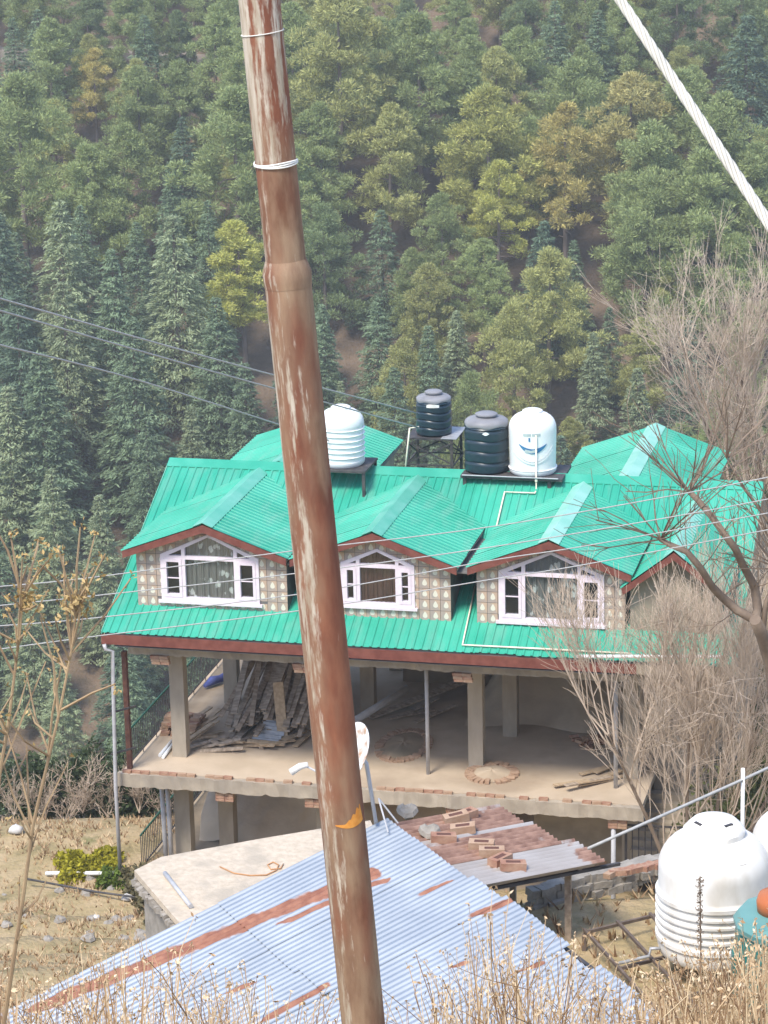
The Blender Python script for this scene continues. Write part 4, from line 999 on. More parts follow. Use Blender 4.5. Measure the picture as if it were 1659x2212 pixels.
for px, ra, rb in limbs:
    P = path(px); MB().tube(P, list(np.linspace(ra*.82, rb*.7, len(P))), 8).build('limb', 'limb', t, smooth=True)
    e_ = P[-1]
    for k in range(13 if rb > .03 else 6):
        nd = rel(R_.normal(-.1, .75), .8+R_.normal(0, .35), R_.normal(0, .5)); nd /= np.linalg.norm(nd)
        bare_branches(tw, e_, nd, R_.uniform(1.1, 2.3), .022, 1, R_, .3, (2, 4), .1, .006)
    for q in P[1:-1]:
        for k in range(3):
            nd = rel(R_.normal(-.1, .8), .6+R_.normal(0, .4), R_.normal(0, .5)); nd /= np.linalg.norm(nd)
            bare_branches(tw, q, nd, R_.uniform(.5, 1.4), .014, 1, R_, .35, (1, 3), .1, .006)
tw.build('twigs', 'limb', t)
# thin leafless bushes along the terrace edge left of the house
for i, (x, y, h) in enumerate(((178, 1735, 1.5), (95, 1752, 1.2), (232, 1745, 1.3), (300, 1735, 1.4), (30, 1740, 1.1), (140, 1760, 1.0), (350, 1745, 1.2))):
    p = ground_hit(x, y, 60, 80)
    bare_tree('bare_bush', 'thin grey leafless bush at the terrace edge left of the house', p, [rel(-.4, 1, 0), rel(.1, 1, .1), rel(.4, 1, 0)], h*.8, .02, 2, 60+i, spread=.5, kids=(2, 3), group='leafless bushes along the terrace edge', cat='bush', mst='twig')
def leafy(name, label, cat, p, r, h, col, n, seed, group=None, mt='crown'):
    R2 = np.random.default_rng(seed); d = unit(R2.normal(0, 1, (n, 3))); d[:, 2] = np.abs(d[:, 2])
    lob = 1+.3*np.sin(4*np.arctan2(d[:, 1], d[:, 0])+seed)
    cn = np.array(p)+d*(np.array([r, r, h]))*(.3+.7*R2.random(n)[:, None]**.5)*lob[:, None]
    u = unit(R2.normal(0, 1, (n, 3))); v = unit(np.cross(u, R2.normal(0, 1, (n, 3)))); s = (.03+.04*R2.random(n))[:, None]
    t = thing(name, label, cat, p, group); me = quads_mesh('foliage', cn-np.array(p), u*s*1.4, v*s*.8, mt); o = bpy.data.objects.new('foliage', me); COL.objects.link(o); o.parent = t; o.color = (*col, 1)
    st = MB()
    for k in range(5): a = k*1.256; st.tube([p, np.array(p)+np.array([math.cos(a)*r*.5, math.sin(a)*r*.5, h*.6])], [.02, .008], 4)
    st.build('stems', 'limb', t)
p = ground_hit(190, 1905, 55, 80); leafy('mustard_bush', 'low yellow-green bush beside the foot of the downpipe', 'bush', p+FH*.8, .95, .38, (.34, .31, .03), 4200, 3)
p = ground_hit(245, 1912, 55, 80); leafy('mustard_bush', 'smaller dark green clump under the end of the white ground pipe', 'bush', p, .45, .4, (.12, .17, .03), 1500, 4)
for i, (x, y, r_, h_) in enumerate(((215, 1740, 1.3, 1.7), (320, 1750, 1.2, 2.0), (60, 1735, 1.2, 1.3), (420, 1745, 1.1, 1.8), (130, 1735, .9, 1.2))):
    p = ground_hit(x, y, 60, 80); leafy('evergreen_bush', 'dark green bush below the terrace edge left of the house', 'bush', p+FH*1.2-ez*.6, r_, h_, (.06, .085, .04), 6000, 80+i, 'dark bushes below the terrace edge')
for i, (x, y) in enumerate(((300, 1925), (335, 1962), (362, 1990))):
    p = ground_hit(x, y, 40, 80); leafy('dry_bush', 'grey-brown scrubby bush under the left edge of the concrete slab roof', 'bush', p, .55, .6, (.17, .15, .08), 2200, 90+i, 'scrub under the slab roof')
for i, (x, y, dd) in enumerate(((1640, 1620, 66), (1600, 1700, 64), (1655, 1480, 70))):
    p = atd(x, y, dd); p[2] = ground_z(p[0], p[1]); leafy('evergreen_bush', 'olive-green bush behind the bare shrub on the right', 'bush', p, 1.5, 3.2-i*.2, (.12, .135, .05), 8000, 95+i, 'olive bushes behind the bare shrub')

# ---------------------------------------------------------------- things kept on the open floor
def plank_mesh(L, w_, h_, m):
    b = MB().box((-L/2, -w_/2, -h_/2), (L/2, w_/2, h_/2)); me = bpy.data.meshes.new('wooden_plank'); me.from_pydata(b.v, [], b.f); me.materials.append(M[m]); return me
PL = [plank_mesh(3.9, .17, .035, 'wood'), plank_mesh(3.3, .14, .04, 'wood'), plank_mesh(4.3, .12, .05, 'wood'), plank_mesh(1.5, .13, .035, 'wood2'), plank_mesh(1.0, .16, .03, 'wood2'), plank_mesh(1.4, .15, .03, 'wood')]
def plank(me, loc, rot, label, group, cat='plank', name='wooden_plank'):
    o = bpy.data.objects.new(name, me); COL.objects.link(o); o.location = tuple(map(float, loc)); o.rotation_euler = rot; return tag(o, label, cat, group)
R_ = np.random.default_rng(9)
LS, GS = 'dark weathered plank in the big timber stack on the open floor', 'planks of the timber stack'
for lay in range(9):
    for k in range(9-lay//2):
        plank(PL[R_.integers(0, 3)], (2.05+k*.215+.06*lay+R_.normal(0, .025), 4.75+R_.normal(0, .28)+.12*lay, .06+lay*.085+R_.normal(0, .012)), (R_.normal(0, .03), R_.normal(-.02, .02)+.0, math.pi/2+R_.normal(0, .05)), LS, GS)
for k in range(34):                                      # long poles leaning over the stack
    plank(PL[R_.integers(0, 3)], (2.0+(k % 17)*.14, 4.9+R_.normal(0, .25), 1.28+.14*(k//17)+R_.normal(0, .06)), (R_.normal(0, .2), -.42+R_.normal(0, .05), math.pi/2+R_.normal(0, .07)), 'dark plank leaning up over the timber stack towards the ceiling', 'planks leaning over the stack')
LSc, GSc = 'short pale offcut plank scattered on the floor before the timber stack', 'scattered plank offcuts'
for x, y, a in ((430, 1600, .5), (445, 1608, .9), (465, 1612, .3), (480, 1602, -.4), (500, 1608, .2), (520, 1604, 1.), (540, 1612, -.2), (455, 1590, 1.2), (620, 1600, .9), (640, 1595, 1.1), (655, 1600, 1.4), (600, 1612, .7), (575, 1612, .1), (495, 1618, -.5), (470, 1622, .1)):
    q = hit(x, y, 2, .03); plank(PL[R_.integers(3, 6)], q+ez*R_.uniform(.0, .12), (R_.normal(0, .1), R_.normal(0, .1), a), LSc, GSc)
for x, y, a in ((415, 1555, 1.1), (425, 1575, 1.05), (432, 1585, 1.15), (440, 1560, 1.2), (418, 1590, 1.1)):
    q = hit(x, y, 2, .2); plank(PL[3], q, (0, -.2, a), 'freshly sawn cream batten propped beside the front left column', 'cream battens by the front left column')
for x, y, a, L_ in ((960, 1500, .9, 0), (930, 1520, .8, 0), (905, 1530, .9, 5), (980, 1490, 1., 0), (890, 1545, .7, 5), (940, 1545, .85, 5)):
    q = hit(x, y, 2, .05); plank(PL[L_], q+ez*R_.uniform(.02, .3), (0, R_.normal(-.1, .06), a), 'grey plank lying on the floor behind the white prop', 'planks behind the white prop')
for x, y, a in ((1270, 1695, .8), (1285, 1690, .75), (1300, 1688, .8), (1310, 1680, .9), (1290, 1665, .7), (1255, 1690, .6), (1315, 1660, .95)):
    q = hit(x, y, 2, .05); plank(PL[R_.integers(3, 6)], q+ez*R_.uniform(0, .15), (0, R_.normal(0, .08), a), 'plank offcut heaped beside the right-hand prop', 'offcuts by the right-hand prop')
# leaning board, tin offcut, boards
q = hit(612, 1602, 2, 0.); b = MB(); b.bar(q, q+np.array([-.25, .55, 1.45]), .28, .03, (0, -1, .4)); tag(b.build('leaning_board', 'wood2'), 'tan board leaning against the timber stack', 'board')
q = hit(570, 1605, 2, .02); b = MB(); n = 36
for i in range(n):
    s = i/(n-1)
    for t_ in (0, 1): b.v.append(tuple(q+np.array([-.35, .1, .06])+np.array([.75, -.1, .0])*t_+np.array([.22, .62, .33])*s+np.array([0, -.02, .035])*math.sin(s*5*2*math.pi)))
b.f = [(2*i, 2*i+1, 2*i+3, 2*i+2) for i in range(n-1)]
o = b.build('tin_offcut', 'galv', smooth=True); tag(o, 'small piece of grey corrugated sheet leaning on the scrap wood', 'metal sheet')
for k, (x, y) in enumerate(((650, 1585), (668, 1560))):
    q = hit(x, y, 2, 0.); b = MB().bar(q, q+np.array([.3-.5*k, .5, .9]), .7, .02, (0, -1, .3)); tag(b.build('plywood_sheet', 'conc'), ('grey sheet of plywood propped low beside the rusty pole', 'second grey plywood sheet propped behind the first')[k], 'board')
q = hit(745, 1570, 2, 0.4); r = hit(880, 1487, 1, 5.2)
tag(MB().tube([q, r], .1, 14).build('duct_pipe', 'greypipe', smooth=True), 'thick grey pipe leaning diagonally across the open floor', 'pipe')
for k, (x, y, x2, y2) in enumerate(((345, 1632, 372, 1600), (352, 1636, 375, 1606))):
    tag(MB().tube([hit(x, y, 2, .05), hit(x2, y2, 2, .05)], .045, 10).build('pvc_offcut', 'white', smooth=True), 'short white plastic pipe lying at the left floor edge', 'pipe', 'white pipe offcuts at the left edge')
# brick pile by the rail, brick rings, bricks on the right
bp_ = hit(348, 1600, 2, 0.); tb = thing('brick_pile', 'loose pile of red bricks behind the left front column by the rail', 'brick pile', bp_)
for i in range(7):
    for j in range(4):
        for k in range(6-abs(i-3)//2):
            if R_.random() < .86: brick_child(tb, bp_+np.array([.0+j*.25+R_.normal(0, .02), .4+i*.13+R_.normal(0, .02), .037+k*.076]), R_.normal(0, .12))
def brick_ring(px, py, rx, ry, label, m):
    c = hit(px, py, 2, 0.); t = thing('brick_ring', label, 'brick ring', c); n = int(2*math.pi*(rx+ry)/2/.13)
    for i in range(n):
        a = 2*math.pi*i/n
        if R_.random() < .93: brick_child(t, c+np.array([math.cos(a)*rx, math.sin(a)*ry, .022+R_.normal(0, .015)]), a+R_.normal(0, .3), tilt=R_.normal(0, .2), me=me_brick2)
    s = MB(); m_ = 24
    for k in range(6):
        rr = 1-k/5
        for j in range(m_): a = 2*math.pi*j/m_; s.v.append((c[0]+rx*.95*rr*math.cos(a), c[1]+ry*.95*rr*math.sin(a), .012+.1*(1-rr**2)+.012*math.sin(5*a+k)))
    for k in range(5):
        for j in range(m_): a = k*m_+j; b_ = k*m_+(j+1) % m_; s.f.append((a, b_, b_+m_, a+m_))
    s.build('soil', m, t, smooth=True)
brick_ring(1063, 1672, .58, .62, 'ring of bricks filled with sand at the foot of the middle column', 'floor')
brick_ring(872, 1612, .62, 1.1, 'wide low ring of bricks on the floor left of the white prop', 'earth')
q = hit(1275, 1612, 2, 0.); tb = thing('brick_pile', 'small heap of dark broken bricks near the right-hand prop', 'brick pile', q)
for k in range(16): brick_child(tb, q+np.array([R_.normal(0, .22), R_.normal(.1, .2), .05+abs(R_.normal(0, .12))]), R_.uniform(0, 3), tilt=R_.normal(0, .4))
q = hit(405, 1470, 2, .8); b = MB(); b.tube([q+np.array([0, 1.5, -.7]), q+np.array([.15, 1.8, -.62]), q+np.array([.3, 2.1, -.66]), q+np.array([.5, 2.4, -.5])], [.05, .13, .11, .04], 8); tag(b.build('blue_sack', 'bluecloth', smooth=True), 'blue bundle of cloth lying behind the left front column', 'bundle')
# gate, steps and stone edging right of the house
gz = hit(1352, 1872, 1, .6); gt = thing('metal_gate', 'dark metal gate of upright bars beside the lower right corner of the house', 'gate', gz)
gl, gr = gz, gz+np.array([1.75, .1, 0.]); GHt = 1.12
for p_, n_ in ((0.06, 'bottom_rail'), (GHt, 'top_rail')): MB().bar(gl+ez*p_, gr+ez*p_, .04, .045).build(n_, 'steel', gt)
for k in range(12):
    f_ = k/11; q = gl+(gr-gl)*f_; MB().bar(q+ez*.02, q+ez*(GHt-.02), .026 if k not in (0, 11) else .06, .026 if k not in (0, 11) else .06, (0, 1, 0)).build('bar' if k not in (0, 11) else 'post', 'steel', gt)
stp = thing('stone_steps', 'flight of grey steps rising behind the metal gate', 'steps', gz+np.array([.3, 1.2, 0]))
for k in range(7): MB().box((gz[0]-.0, 1.3+.22*k, gz[2]-.6), (gz[0]+2.1, 1.3+.22*(k+1)+.03, gz[2]+.17*(k+1))).build('step', 'conc', stp)
# ---------------------------------------------------------------- concrete slab roof, left
SZ = 4.3
poly = [hit(x, y, 2, SZ) for x, y in ((290, 1880), (348, 1851), (560, 1812), (800, 1772), (860, 1900), (560, 2060), (398, 2006))]
sr = thing('slab_roof_hut', 'low hut with a flat dusty concrete roof tucked behind the tin shed', 'hut', (poly[0][0], poly[0][1], 2.0))
MB().prism([p-ez*.13 for p in poly], ez*.13).build('roof_slab', 'conc2', sr)
cen = sum(poly)/len(poly)
MB().prism([cen+(p-cen)*.93-ez*3.2 for p in poly], ez*3.06).build('wall', 'stone', sr)
R3 = np.random.default_rng(77)
for i, (a, b) in enumerate(((poly[6], poly[0]), (poly[0], poly[1]))):      # broken stones showing along the slab edge
    n = int(np.linalg.norm(b-a)/.16)
    for k in range(n): q = a+(b-a)*(k+.5)/n; MB().rbox(q-ez*(.2+.05*R3.random()), (.13+.05*R3.random(), .12, .09+.05*R3.random()), R3.random()*3, R3.normal(0, .3)).build('edge_stone', 'stone', sr)
tag(MB().tube([hit(356, 1886, 2, SZ+.05), hit(412, 1958, 2, SZ+.05)], .045, 10).build('roof_pipe', 'greypipe', smooth=True), 'grey pipe lying across the flat concrete roof', 'pipe')
hp = [hit(x, y, 2, SZ+.02) for x, y in ((475, 1872), (505, 1886), (540, 1891), (575, 1890), (597, 1880), (602, 1868), (590, 1862), (578, 1868), (585, 1878), (606, 1876), (612, 1866))]
tag(MB().tube(hp, .013, 6).build('hose', 'hose', smooth=True), 'thin orange hose curled on the flat concrete roof', 'hose')
a, b = ground_hit(100, 1896, 55, 80), hit(260, 1886, 1, -.3)
tag(MB().tube([a+ez*.12, b], .055, 10).build('drain_pipe', 'white', smooth=True), 'white drain pipe running along the ground from the downpipe', 'pipe')
a, b = ground_hit(60, 1918, 45, 80), ground_hit(355, 1966, 40, 80)
tag(MB().tube([a+ez*.25, (a+b)/2+ez*.2, b+ez*.25], .03, 8).build('water_line', 'steel', smooth=True), 'thin dark water line crossing the terraces on the left', 'pipe')
for k, (x, y, s) in enumerate(((35, 1800, .22), (275, 1945, .16), (208, 1985, .1), (330, 1945, .13))):
    p = ground_hit(x, y, 40, 80); mb = MB(); prf = [(s*.5, 0), (s, .08*s/.2), (s*.8, s*.8), (s*.3, s*1.05)]
    mb.lathe(p, prf, 10, lambda a, z, rr: .12*s*math.sin(3*a+z*9)); tag(mb.build('litter_sack', 'cloth', smooth=True), ('crumpled pale sack at the top of the terraces', 'white crumpled bag below the dark water line', 'tiny scrap of pale litter on the lowest terrace', 'small pale bag near the slab roof hut')[k], 'sack')
# stones along the terrace steps
LT = 'rough grey stone set in the terrace bank left of the house'
for k in range(34):
    x, y = R3.uniform(0, 330), R3.choice([1905, 1925, 1990, 2030])+R3.normal(0, 7); p = ground_hit(x, y, 40, 80); s = R3.uniform(.06, .2)
    mb = MB(); mb.lathe(p-ez*.05, [(s*.7, 0), (s, s*.4), (s*.8, s*.8), (s*.3, s)], 7, lambda a, z, rr: .15*s*math.sin(2*a+k)); tag(mb.build('terrace_stone', 'stone'), LT, 'stone', 'stones of the terrace banks')

# ---------------------------------------------------------------- tin-roofed shed in front
TS = math.tan(math.radians(15.4)); AD = HD-ez*TS; AD = AD/np.linalg.norm(AD); NRM = np.cross(RB, AD); NRM = NRM if NRM[2] > 0 else -NRM
shed = thing('tin_shed', 'long shed with a pale blue corrugated tin roof streaked with rust', 'shed', A_RIDGE+HD*3-ez*3.5)
def roof_ts(x, y):
    q = onplane(x, y, A_RIDGE, NRM)-A_RIDGE; return q @ RB, q @ AD
STR = []
for pa, pb, wd in (((822, 1884), (60, 2185), .15), ((845, 1900), (600, 2000), .06), ((985, 1902), (908, 1936), .04), ((1130, 1935), (1015, 1985), .06), ((715, 2128), (560, 2212), .06), ((560, 2120), (480, 2150), .035), ((1180, 2080), (1100, 2110), .035), ((1015, 1750+330), (960, 2100), .03)):
    STR.append((roof_ts(*pa), roof_ts(*pb), wd))
def rust_at(t, s):
    v = 0.
    for (t0, s0), (t1, s1), wd in STR:
        lo, hi = min(s0, s1), max(s0, s1)
        if lo-.3 < s < hi+.3:
            f_ = (s-s0)/(s1-s0) if s1 != s0 else 0; tc_ = t0+(t1-t0)*f_
            e_ = min(1, (s-lo)/.15+.5, (hi-s)/.3+.5)
            v = max(v, min(1., 1.25-abs(t-tc_)/wd*.75)*max(0, e_))
    return v
PIT = .105
def tin_sheet(o, u, v, nrm, ncor, length, rustf, rows, name, m, parent, amp=.012):
    mb = MB(); sub = 8; n = ncor*sub+1; at_ = []
    for j in range(rows+1):
        for i in range(n):
            t_ = i/sub*PIT; s_ = length*j/rows
            mb.v.append(tuple(o+u*t_+v*s_+nrm*amp*math.cos(2*math.pi*i/sub))); at_.append(rustf(t_, s_))
    for j in range(rows):
        for i in range(n-1): a = j*n+i; mb.f.append((a, a+1, a+n+1, a+n))
    return mb.build(name, m, parent, smooth=True, attr=at_)
ncor = 8; sw = (ncor-1)*PIT; t_ = -.05; k = 0
while t_ < RIDGE_L+2.0:
    off = R3.uniform(-.14, .08)
    for row, (s0, L_) in enumerate(((off, 2.5), (2.35+R3.uniform(-.05, .05), 2.5), (4.7+R3.uniform(-.05, .05), 2.6), (7.1, 2.2))):
        o_ = A_RIDGE+RB*t_+AD*s0+NRM*(.02+.004*(k % 2)-.012*row)
        tin_sheet(o_, RB, AD, NRM, ncor, L_, (lambda a, b, T=t_, S=s0: max(rust_at(T+a, S+b), .18+.16*math.sin((T+a)*3.1+row)*math.sin((S+b)*1.3))), 40, 'tin_sheet', 'tin', shed)
    t_ += sw; k += 1
Ls = 9.0
MB().prism([A_RIDGE+RB*.1-ez*.12, A_RIDGE+RB*.1+AD*Ls-ez*.12, A_RIDGE+RB*.1+HD*8.6-ez*4.5, A_RIDGE+RB*.1-ez*4.5], RB*.2).build('gable_wall', 'stone', shed)
MB().prism([A_RIDGE+HD*.25-ez*.2, A_RIDGE+HD*.45-ez*.25, A_RIDGE+HD*.45-ez*4, A_RIDGE+HD*.25-ez*4], RB*(RIDGE_L+1.5)).build('side_wall', 'stone', shed)
for f_ in (.2, 2.2, 4.4, 6.6): MB().bar(A_RIDGE+AD*f_-NRM*.05, A_RIDGE+AD*f_-NRM*.05+RB*(RIDGE_L+1.5), .06, .08).build('purlin', 'wood', shed)
MB().bar(A_RIDGE+RB*4.2-HD*.03-ez*.05, A_RIDGE+RB*(RIDGE_L+2)-HD*.03-ez*.05, .05, .06).build('edge_batten', 'steel', shed)
# lean-to with rusty sheets on its far side
ED = -HD-ez*.03; ED = ED/np.linalg.norm(ED); NE = np.cross(RB, ED); NE = NE if NE[2] > 0 else -NE
lo_ = A_RIDGE-ez*.17
def le_ts(x, y): q = onplane(x, y, lo_, NE)-lo_; return q @ RB, q @ ED
ta, sa = le_ts(940, 1778); tb_, sb_ = le_ts(1100, 1744); tc_, sc2 = le_ts(1290, 1872); td, sd2 = le_ts(1118, 1917)
lean = thing('lean_to', 'low lean-to roofed with brown rusty corrugated sheets held down by bricks', 'lean-to', lo_+RB*2+ED*1.2-ez*2.6)
t_ = min(ta, tb_)-.1; k = 0; tend = max(tc_, td)-.05
while t_+sw*.6 < tend:
    white = t_+sw*1.6 > tend
    L_ = max(sb_, sc2)+R3.uniform(-.12, .08)+(.1 if white else 0)
    tin_sheet(lo_+RB*t_-ED*.25+NE*(.004*(k % 2)), RB, ED, NE, ncor, L_+.25, (lambda a, b, T=t_, W=white: (.15 if (b > .3 and b < 1.9) else .62)+.2*math.sin(T*5+a*8)*math.sin(b*2.2) if W else .72+.24*math.sin((T+a)*7.3)*math.sin(b*1.1+T*3)-(.55 if abs(((T+a)*1.0) % 1.02-.55) < .05 and b > .9+.5*math.sin(T*9) else 0)), 14, 'rusty_sheet', 'rusttin', lean, .03)
    t_ += sw; k += 1
tend = t_+.02
for f_ in (.2, 1.6): MB().bar(lo_+RB*(ta)+ED*f_-NE*.06, lo_+RB*tend+ED*f_-NE*.06, .06, .07).build('beam', 'wood', lean)
for tt in (ta+.3, tend-.3):
    q = lo_+RB*tt+ED*1.6-NE*.1; MB().bar(q-ez*(q[2]-ground_z(q[0], q[1])+.2), q, .08, .08, (0, 1, 0)).build('post', 'wood', lean)
q = lo_+RB*tend+ED*.1-ez*.08; MB().bar(q, q+ED*(sc2+.3), .04, .04).build('edge_pole', 'steel', lean)
def top_brick(x, y, rz, label, group=None, me=None, lift=.055, stone=False, sc_=1.):
    p = onplane(x, y, lo_, NE)+NE*lift
    if stone:
        mb = MB(); mb.lathe(p-ez*.06, [(.09, 0), (.15, .05), (.13, .11), (.06, .15)], 8, lambda a, z, r: .03*math.sin(2*a+1)); tag(mb.build('loose_stone', 'stone'), label, 'stone', group); return
    mb = MB().rbox((0, 0, 0), (.23, .11, .075)); fr = MB().rbox((0, 0, .0378), (.13, .05, .001))
    t = thing('loose_brick', label, 'brick', p, group); t.rotation_euler = (R3.normal(0, .05), R3.normal(0, .05), rz); t.scale = (sc_,)*3
    for nm, b_, m_ in (('block', mb, me), ('frog_shade', fr, 'rustdark')):  # flat dark plate on the brick: shade of its hollow put into colour
        o = bpy.data.meshes.new(nm); o.from_pydata(b_.v, [], b_.f); o.materials.append(M[m_]); ob = bpy.data.objects.new(nm, o); COL.objects.link(ob); ob.parent = t
top_brick(880, 1762, 0, 'grey layered stone at the upper end of the rusty sheets', stone=True)
top_brick(928, 1806, 0, 'pale rounded stone on the ridge beside two bricks', stone=True)
LB, GB = 'loose brick weighing down the rusty lean-to sheets along the ridge', 'bricks weighing down the rusty sheets'
for x, y, rz, m_ in ((958, 1820, .3, 'brick'), (1000, 1800, .2, 'brick2'), (1005, 1770, .9, 'brick'), (1062, 1850, .2, 'brick2'), (1080, 1868, 1.1, 'brick'), (1108, 1880, .3, 'brick'), (985, 1776, .5, 'brick2'), (1040, 1835, .1, 'brick2')):
    top_brick(x, y, rz, LB, GB, m_, sc_=1.4, lift=.065)
# dish aerial at the top of the shed roof
dc = atd(772, 1625, 33.2); dm = A_RIDGE+HD*.25+ez*.0
dish = thing('satellite_dish', 'white satellite dish with rust spots standing at the top corner of the tin shed', 'satellite dish', dm)
dax = -RH*.80-FH*.45+ez*.42; dax /= np.linalg.norm(dax); dx_ = np.cross(dax, ez); dx_ /= np.linalg.norm(dx_); dy_ = np.cross(dx_, dax)
rd = MB(); n = 40
for k in range(7):
    rr = .34*k/6
    for j in range(n): a = 2*math.pi*j/n; rd.v.append(tuple(dc+dx_*rr*math.cos(a)+dy_*rr*1.12*math.sin(a)+dax*(.085*(rr/.34)**2)))
for k in range(6):
    for j in range(n): a = k*n+j; b_ = k*n+(j+1) % n; rd.f.append((a, b_, b_+n, a+n))
nv = len(rd.v)
rd.v += [tuple(np.array(p)-dax*.012) for p in rd.v]; rd.f += [tuple(i+nv for i in f_[::-1]) for f_ in rd.f]+[(6*n+j, 6*n+(j+1) % n, nv+6*n+(j+1) % n, nv+6*n+j) for j in range(n)]
rd.build('reflector', 'dish', dish, smooth=True)
bot = dc-dy_*.36
MB().tube([dc-dax*.02, dc-dax*.14-ez*.12, dm+ez*.0], [.025, .028, .025], 10).build('mast', 'greypipe', dish, smooth=True)
lnb = atd(655, 1652, 33.2)
MB().tube([bot, (bot+lnb)/2-ez*.06, lnb], .014, 8).build('feed_arm', 'greypipe', dish, smooth=True)
MB().tube([lnb-dax*.0+RH*.06, lnb-RH*.04-ez*.02, lnb-RH*.16-ez*.1], [.035, .045, .05], 12).build('feed_horn', 'cream', dish, smooth=True)
for v_ in (RB*.5, -HD*.35+RB*.2): MB().tube([dm+ez*.35-dax*.05, dm+v_*.7], .012, 6).build('stay', 'greypipe', dish)
# ---------------------------------------------------------------- tank terrace, right
def base_at(x, y, z): return hit(x, y, 2, z)
TZ = 11.05
M['steelbrown'] = mat('dull_steel', (.11, .085, .07), (.17, .13, .105), 6., .8)
fr = thing('steel_tank_frame', 'rusted steel grid frame lying on the terrace beside the big white tank', 'frame', hit(1360, 2060, 2, TZ))
fz = TZ+.22
f00, f10, f01 = hit(1262, 2008, 2, fz), hit(1470, 2240, 2, fz), hit(1450, 1962, 2, fz)
eu = f10-f00; ev = f01-f00
for k in range(5): MB().bar(f00+ev*k/4*1.5, f00+ev*k/4*1.5+eu, .035, .04).build('bar', 'steelbrown', fr)
for k in (0, .36, .7, 1.): MB().bar(f00+eu*k-ez*.042, f00+eu*k+ev*1.5-ez*.042, .035, .04).build('cross_bar', 'steelbrown', fr)
for q in (f00, f00+eu, f00+ev*1.4, f00+eu+ev*1.4): MB().bar(q-ez*.45, q-ez*.064, .05, .05, (0, 1, 0)).build('leg', 'steelbrown', fr)
cw2 = hit(1540, 2054, 2, TZ+.27); rw2 = .68
big = thing('water_tank', 'big cream-white domed water tank with ribbed lower half on the near terrace', 'water tank', cw2)
pr = [(rw2*.9, 0), (rw2*.97, .04), (rw2, .12), (rw2, .2)]
for zc, wd in ((.26, .05), (.40, .03), (.50, .03), (.60, .03), (.70, .03), (.82, .05)): pr += [(rw2, zc-wd), (rw2+.03, zc-wd*.5), (rw2+.03, zc+wd*.5), (rw2, zc+wd)]
pr += [(rw2-.005, .9), (rw2-.005, 1.12)]
for k in range(1, 9): a = math.radians(k*9.5); pr.append((rw2*(.32+.68*math.cos(a)), 1.12+.46*math.sin(a)))
smooth_by_angle(MB().lathe(cw2, pr, 64).build('body', 'cream', big), 45)
zt2 = pr[-1][1]; rt = pr[-1][0]
smooth_by_angle(MB().lathe(cw2, [(rt*1.12, zt2-.03), (rt*1.14, zt2+.05), (rt*1.02, zt2+.1), (rt*.8, zt2+.17), (rt*.45, zt2+.20), (rt*.12, zt2+.205)], 48, lambda a, z, r: .012*math.cos(8*a) if r > rt*1.05 else 0).build('lid', 'cream', big), 40)
lid_v = math.atan2(C[1]-cw2[1], C[0]-cw2[0])
for da in (-.9, .75):
    q = cw2+np.array([math.cos(lid_v+da)*rt*.75, math.sin(lid_v+da)*rt*.75, zt2+.175]); MB().rbox(q, (.12, .035, .02), lid_v+da+math.pi/2, 0).build('lid_slot', 'steel', big)
for da in (-1.0, -.2, .6):
    q = cw2+np.array([math.cos(lid_v+da)*rw2*.86, math.sin(lid_v+da)*rw2*.86, 1.36]); MB().rbox(q, (.1, .05, .03), lid_v+da+math.pi/2, .0).build('lifting_lug', 'cream', big)
MB().tube([cw2+RH*-.66+ez*.12-FH*.15, cw2-RH*.78+ez*.12-FH*.15, cw2-RH*.8+ez*.02-FH*.15, cw2-RH*1.2-ez*.05-FH*.2], .022, 8).build('outlet_pipe', 'galv', big, smooth=True)
# second white tank and green tank running out of the frame on the right
c3 = hit(1735, 2010, 2, TZ+.15)
t = white_tank(c3, .66, 1.75, 'white water tank half hidden behind the green tank', .14, .9, 5, 'cream')
c4 = atd(1708, 2000, 29.5); c4[2] = ground_z(c4[0], c4[1])
gt2 = thing('water_tank', 'dark green water tank with moulded facets and an orange cap', 'water tank', c4)
r4, h4 = .64, atd(1700, 1945, 29.5)[2]-c4[2]
smooth_by_angle(MB().lathe(c4, [(r4*.95, 0), (r4, .05), (r4, h4*.78), (r4*.97, h4*.82)], 12).build('body', 'greentank', gt2), 20)
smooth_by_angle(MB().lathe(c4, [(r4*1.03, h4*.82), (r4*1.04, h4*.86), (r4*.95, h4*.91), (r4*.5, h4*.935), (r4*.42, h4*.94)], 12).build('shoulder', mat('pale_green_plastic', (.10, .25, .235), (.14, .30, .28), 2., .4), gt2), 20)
MB().lathe(c4-RH*.12, [(r4*.42, h4*.92), (r4*.44, h4*.99), (r4*.4, h4*1.04), (r4*.2, h4*1.05)], 24).build('cap', 'orange', gt2, smooth=True)
for k in range(6):
    a = lid_v+(k-3)*.75; MB().rbox(c4+np.array([math.cos(a)*r4*.98, math.sin(a)*r4*.98, h4*.5]), (.24, .09, .5), a+math.pi/2, 0).build('facet', 'greentank', gt2)
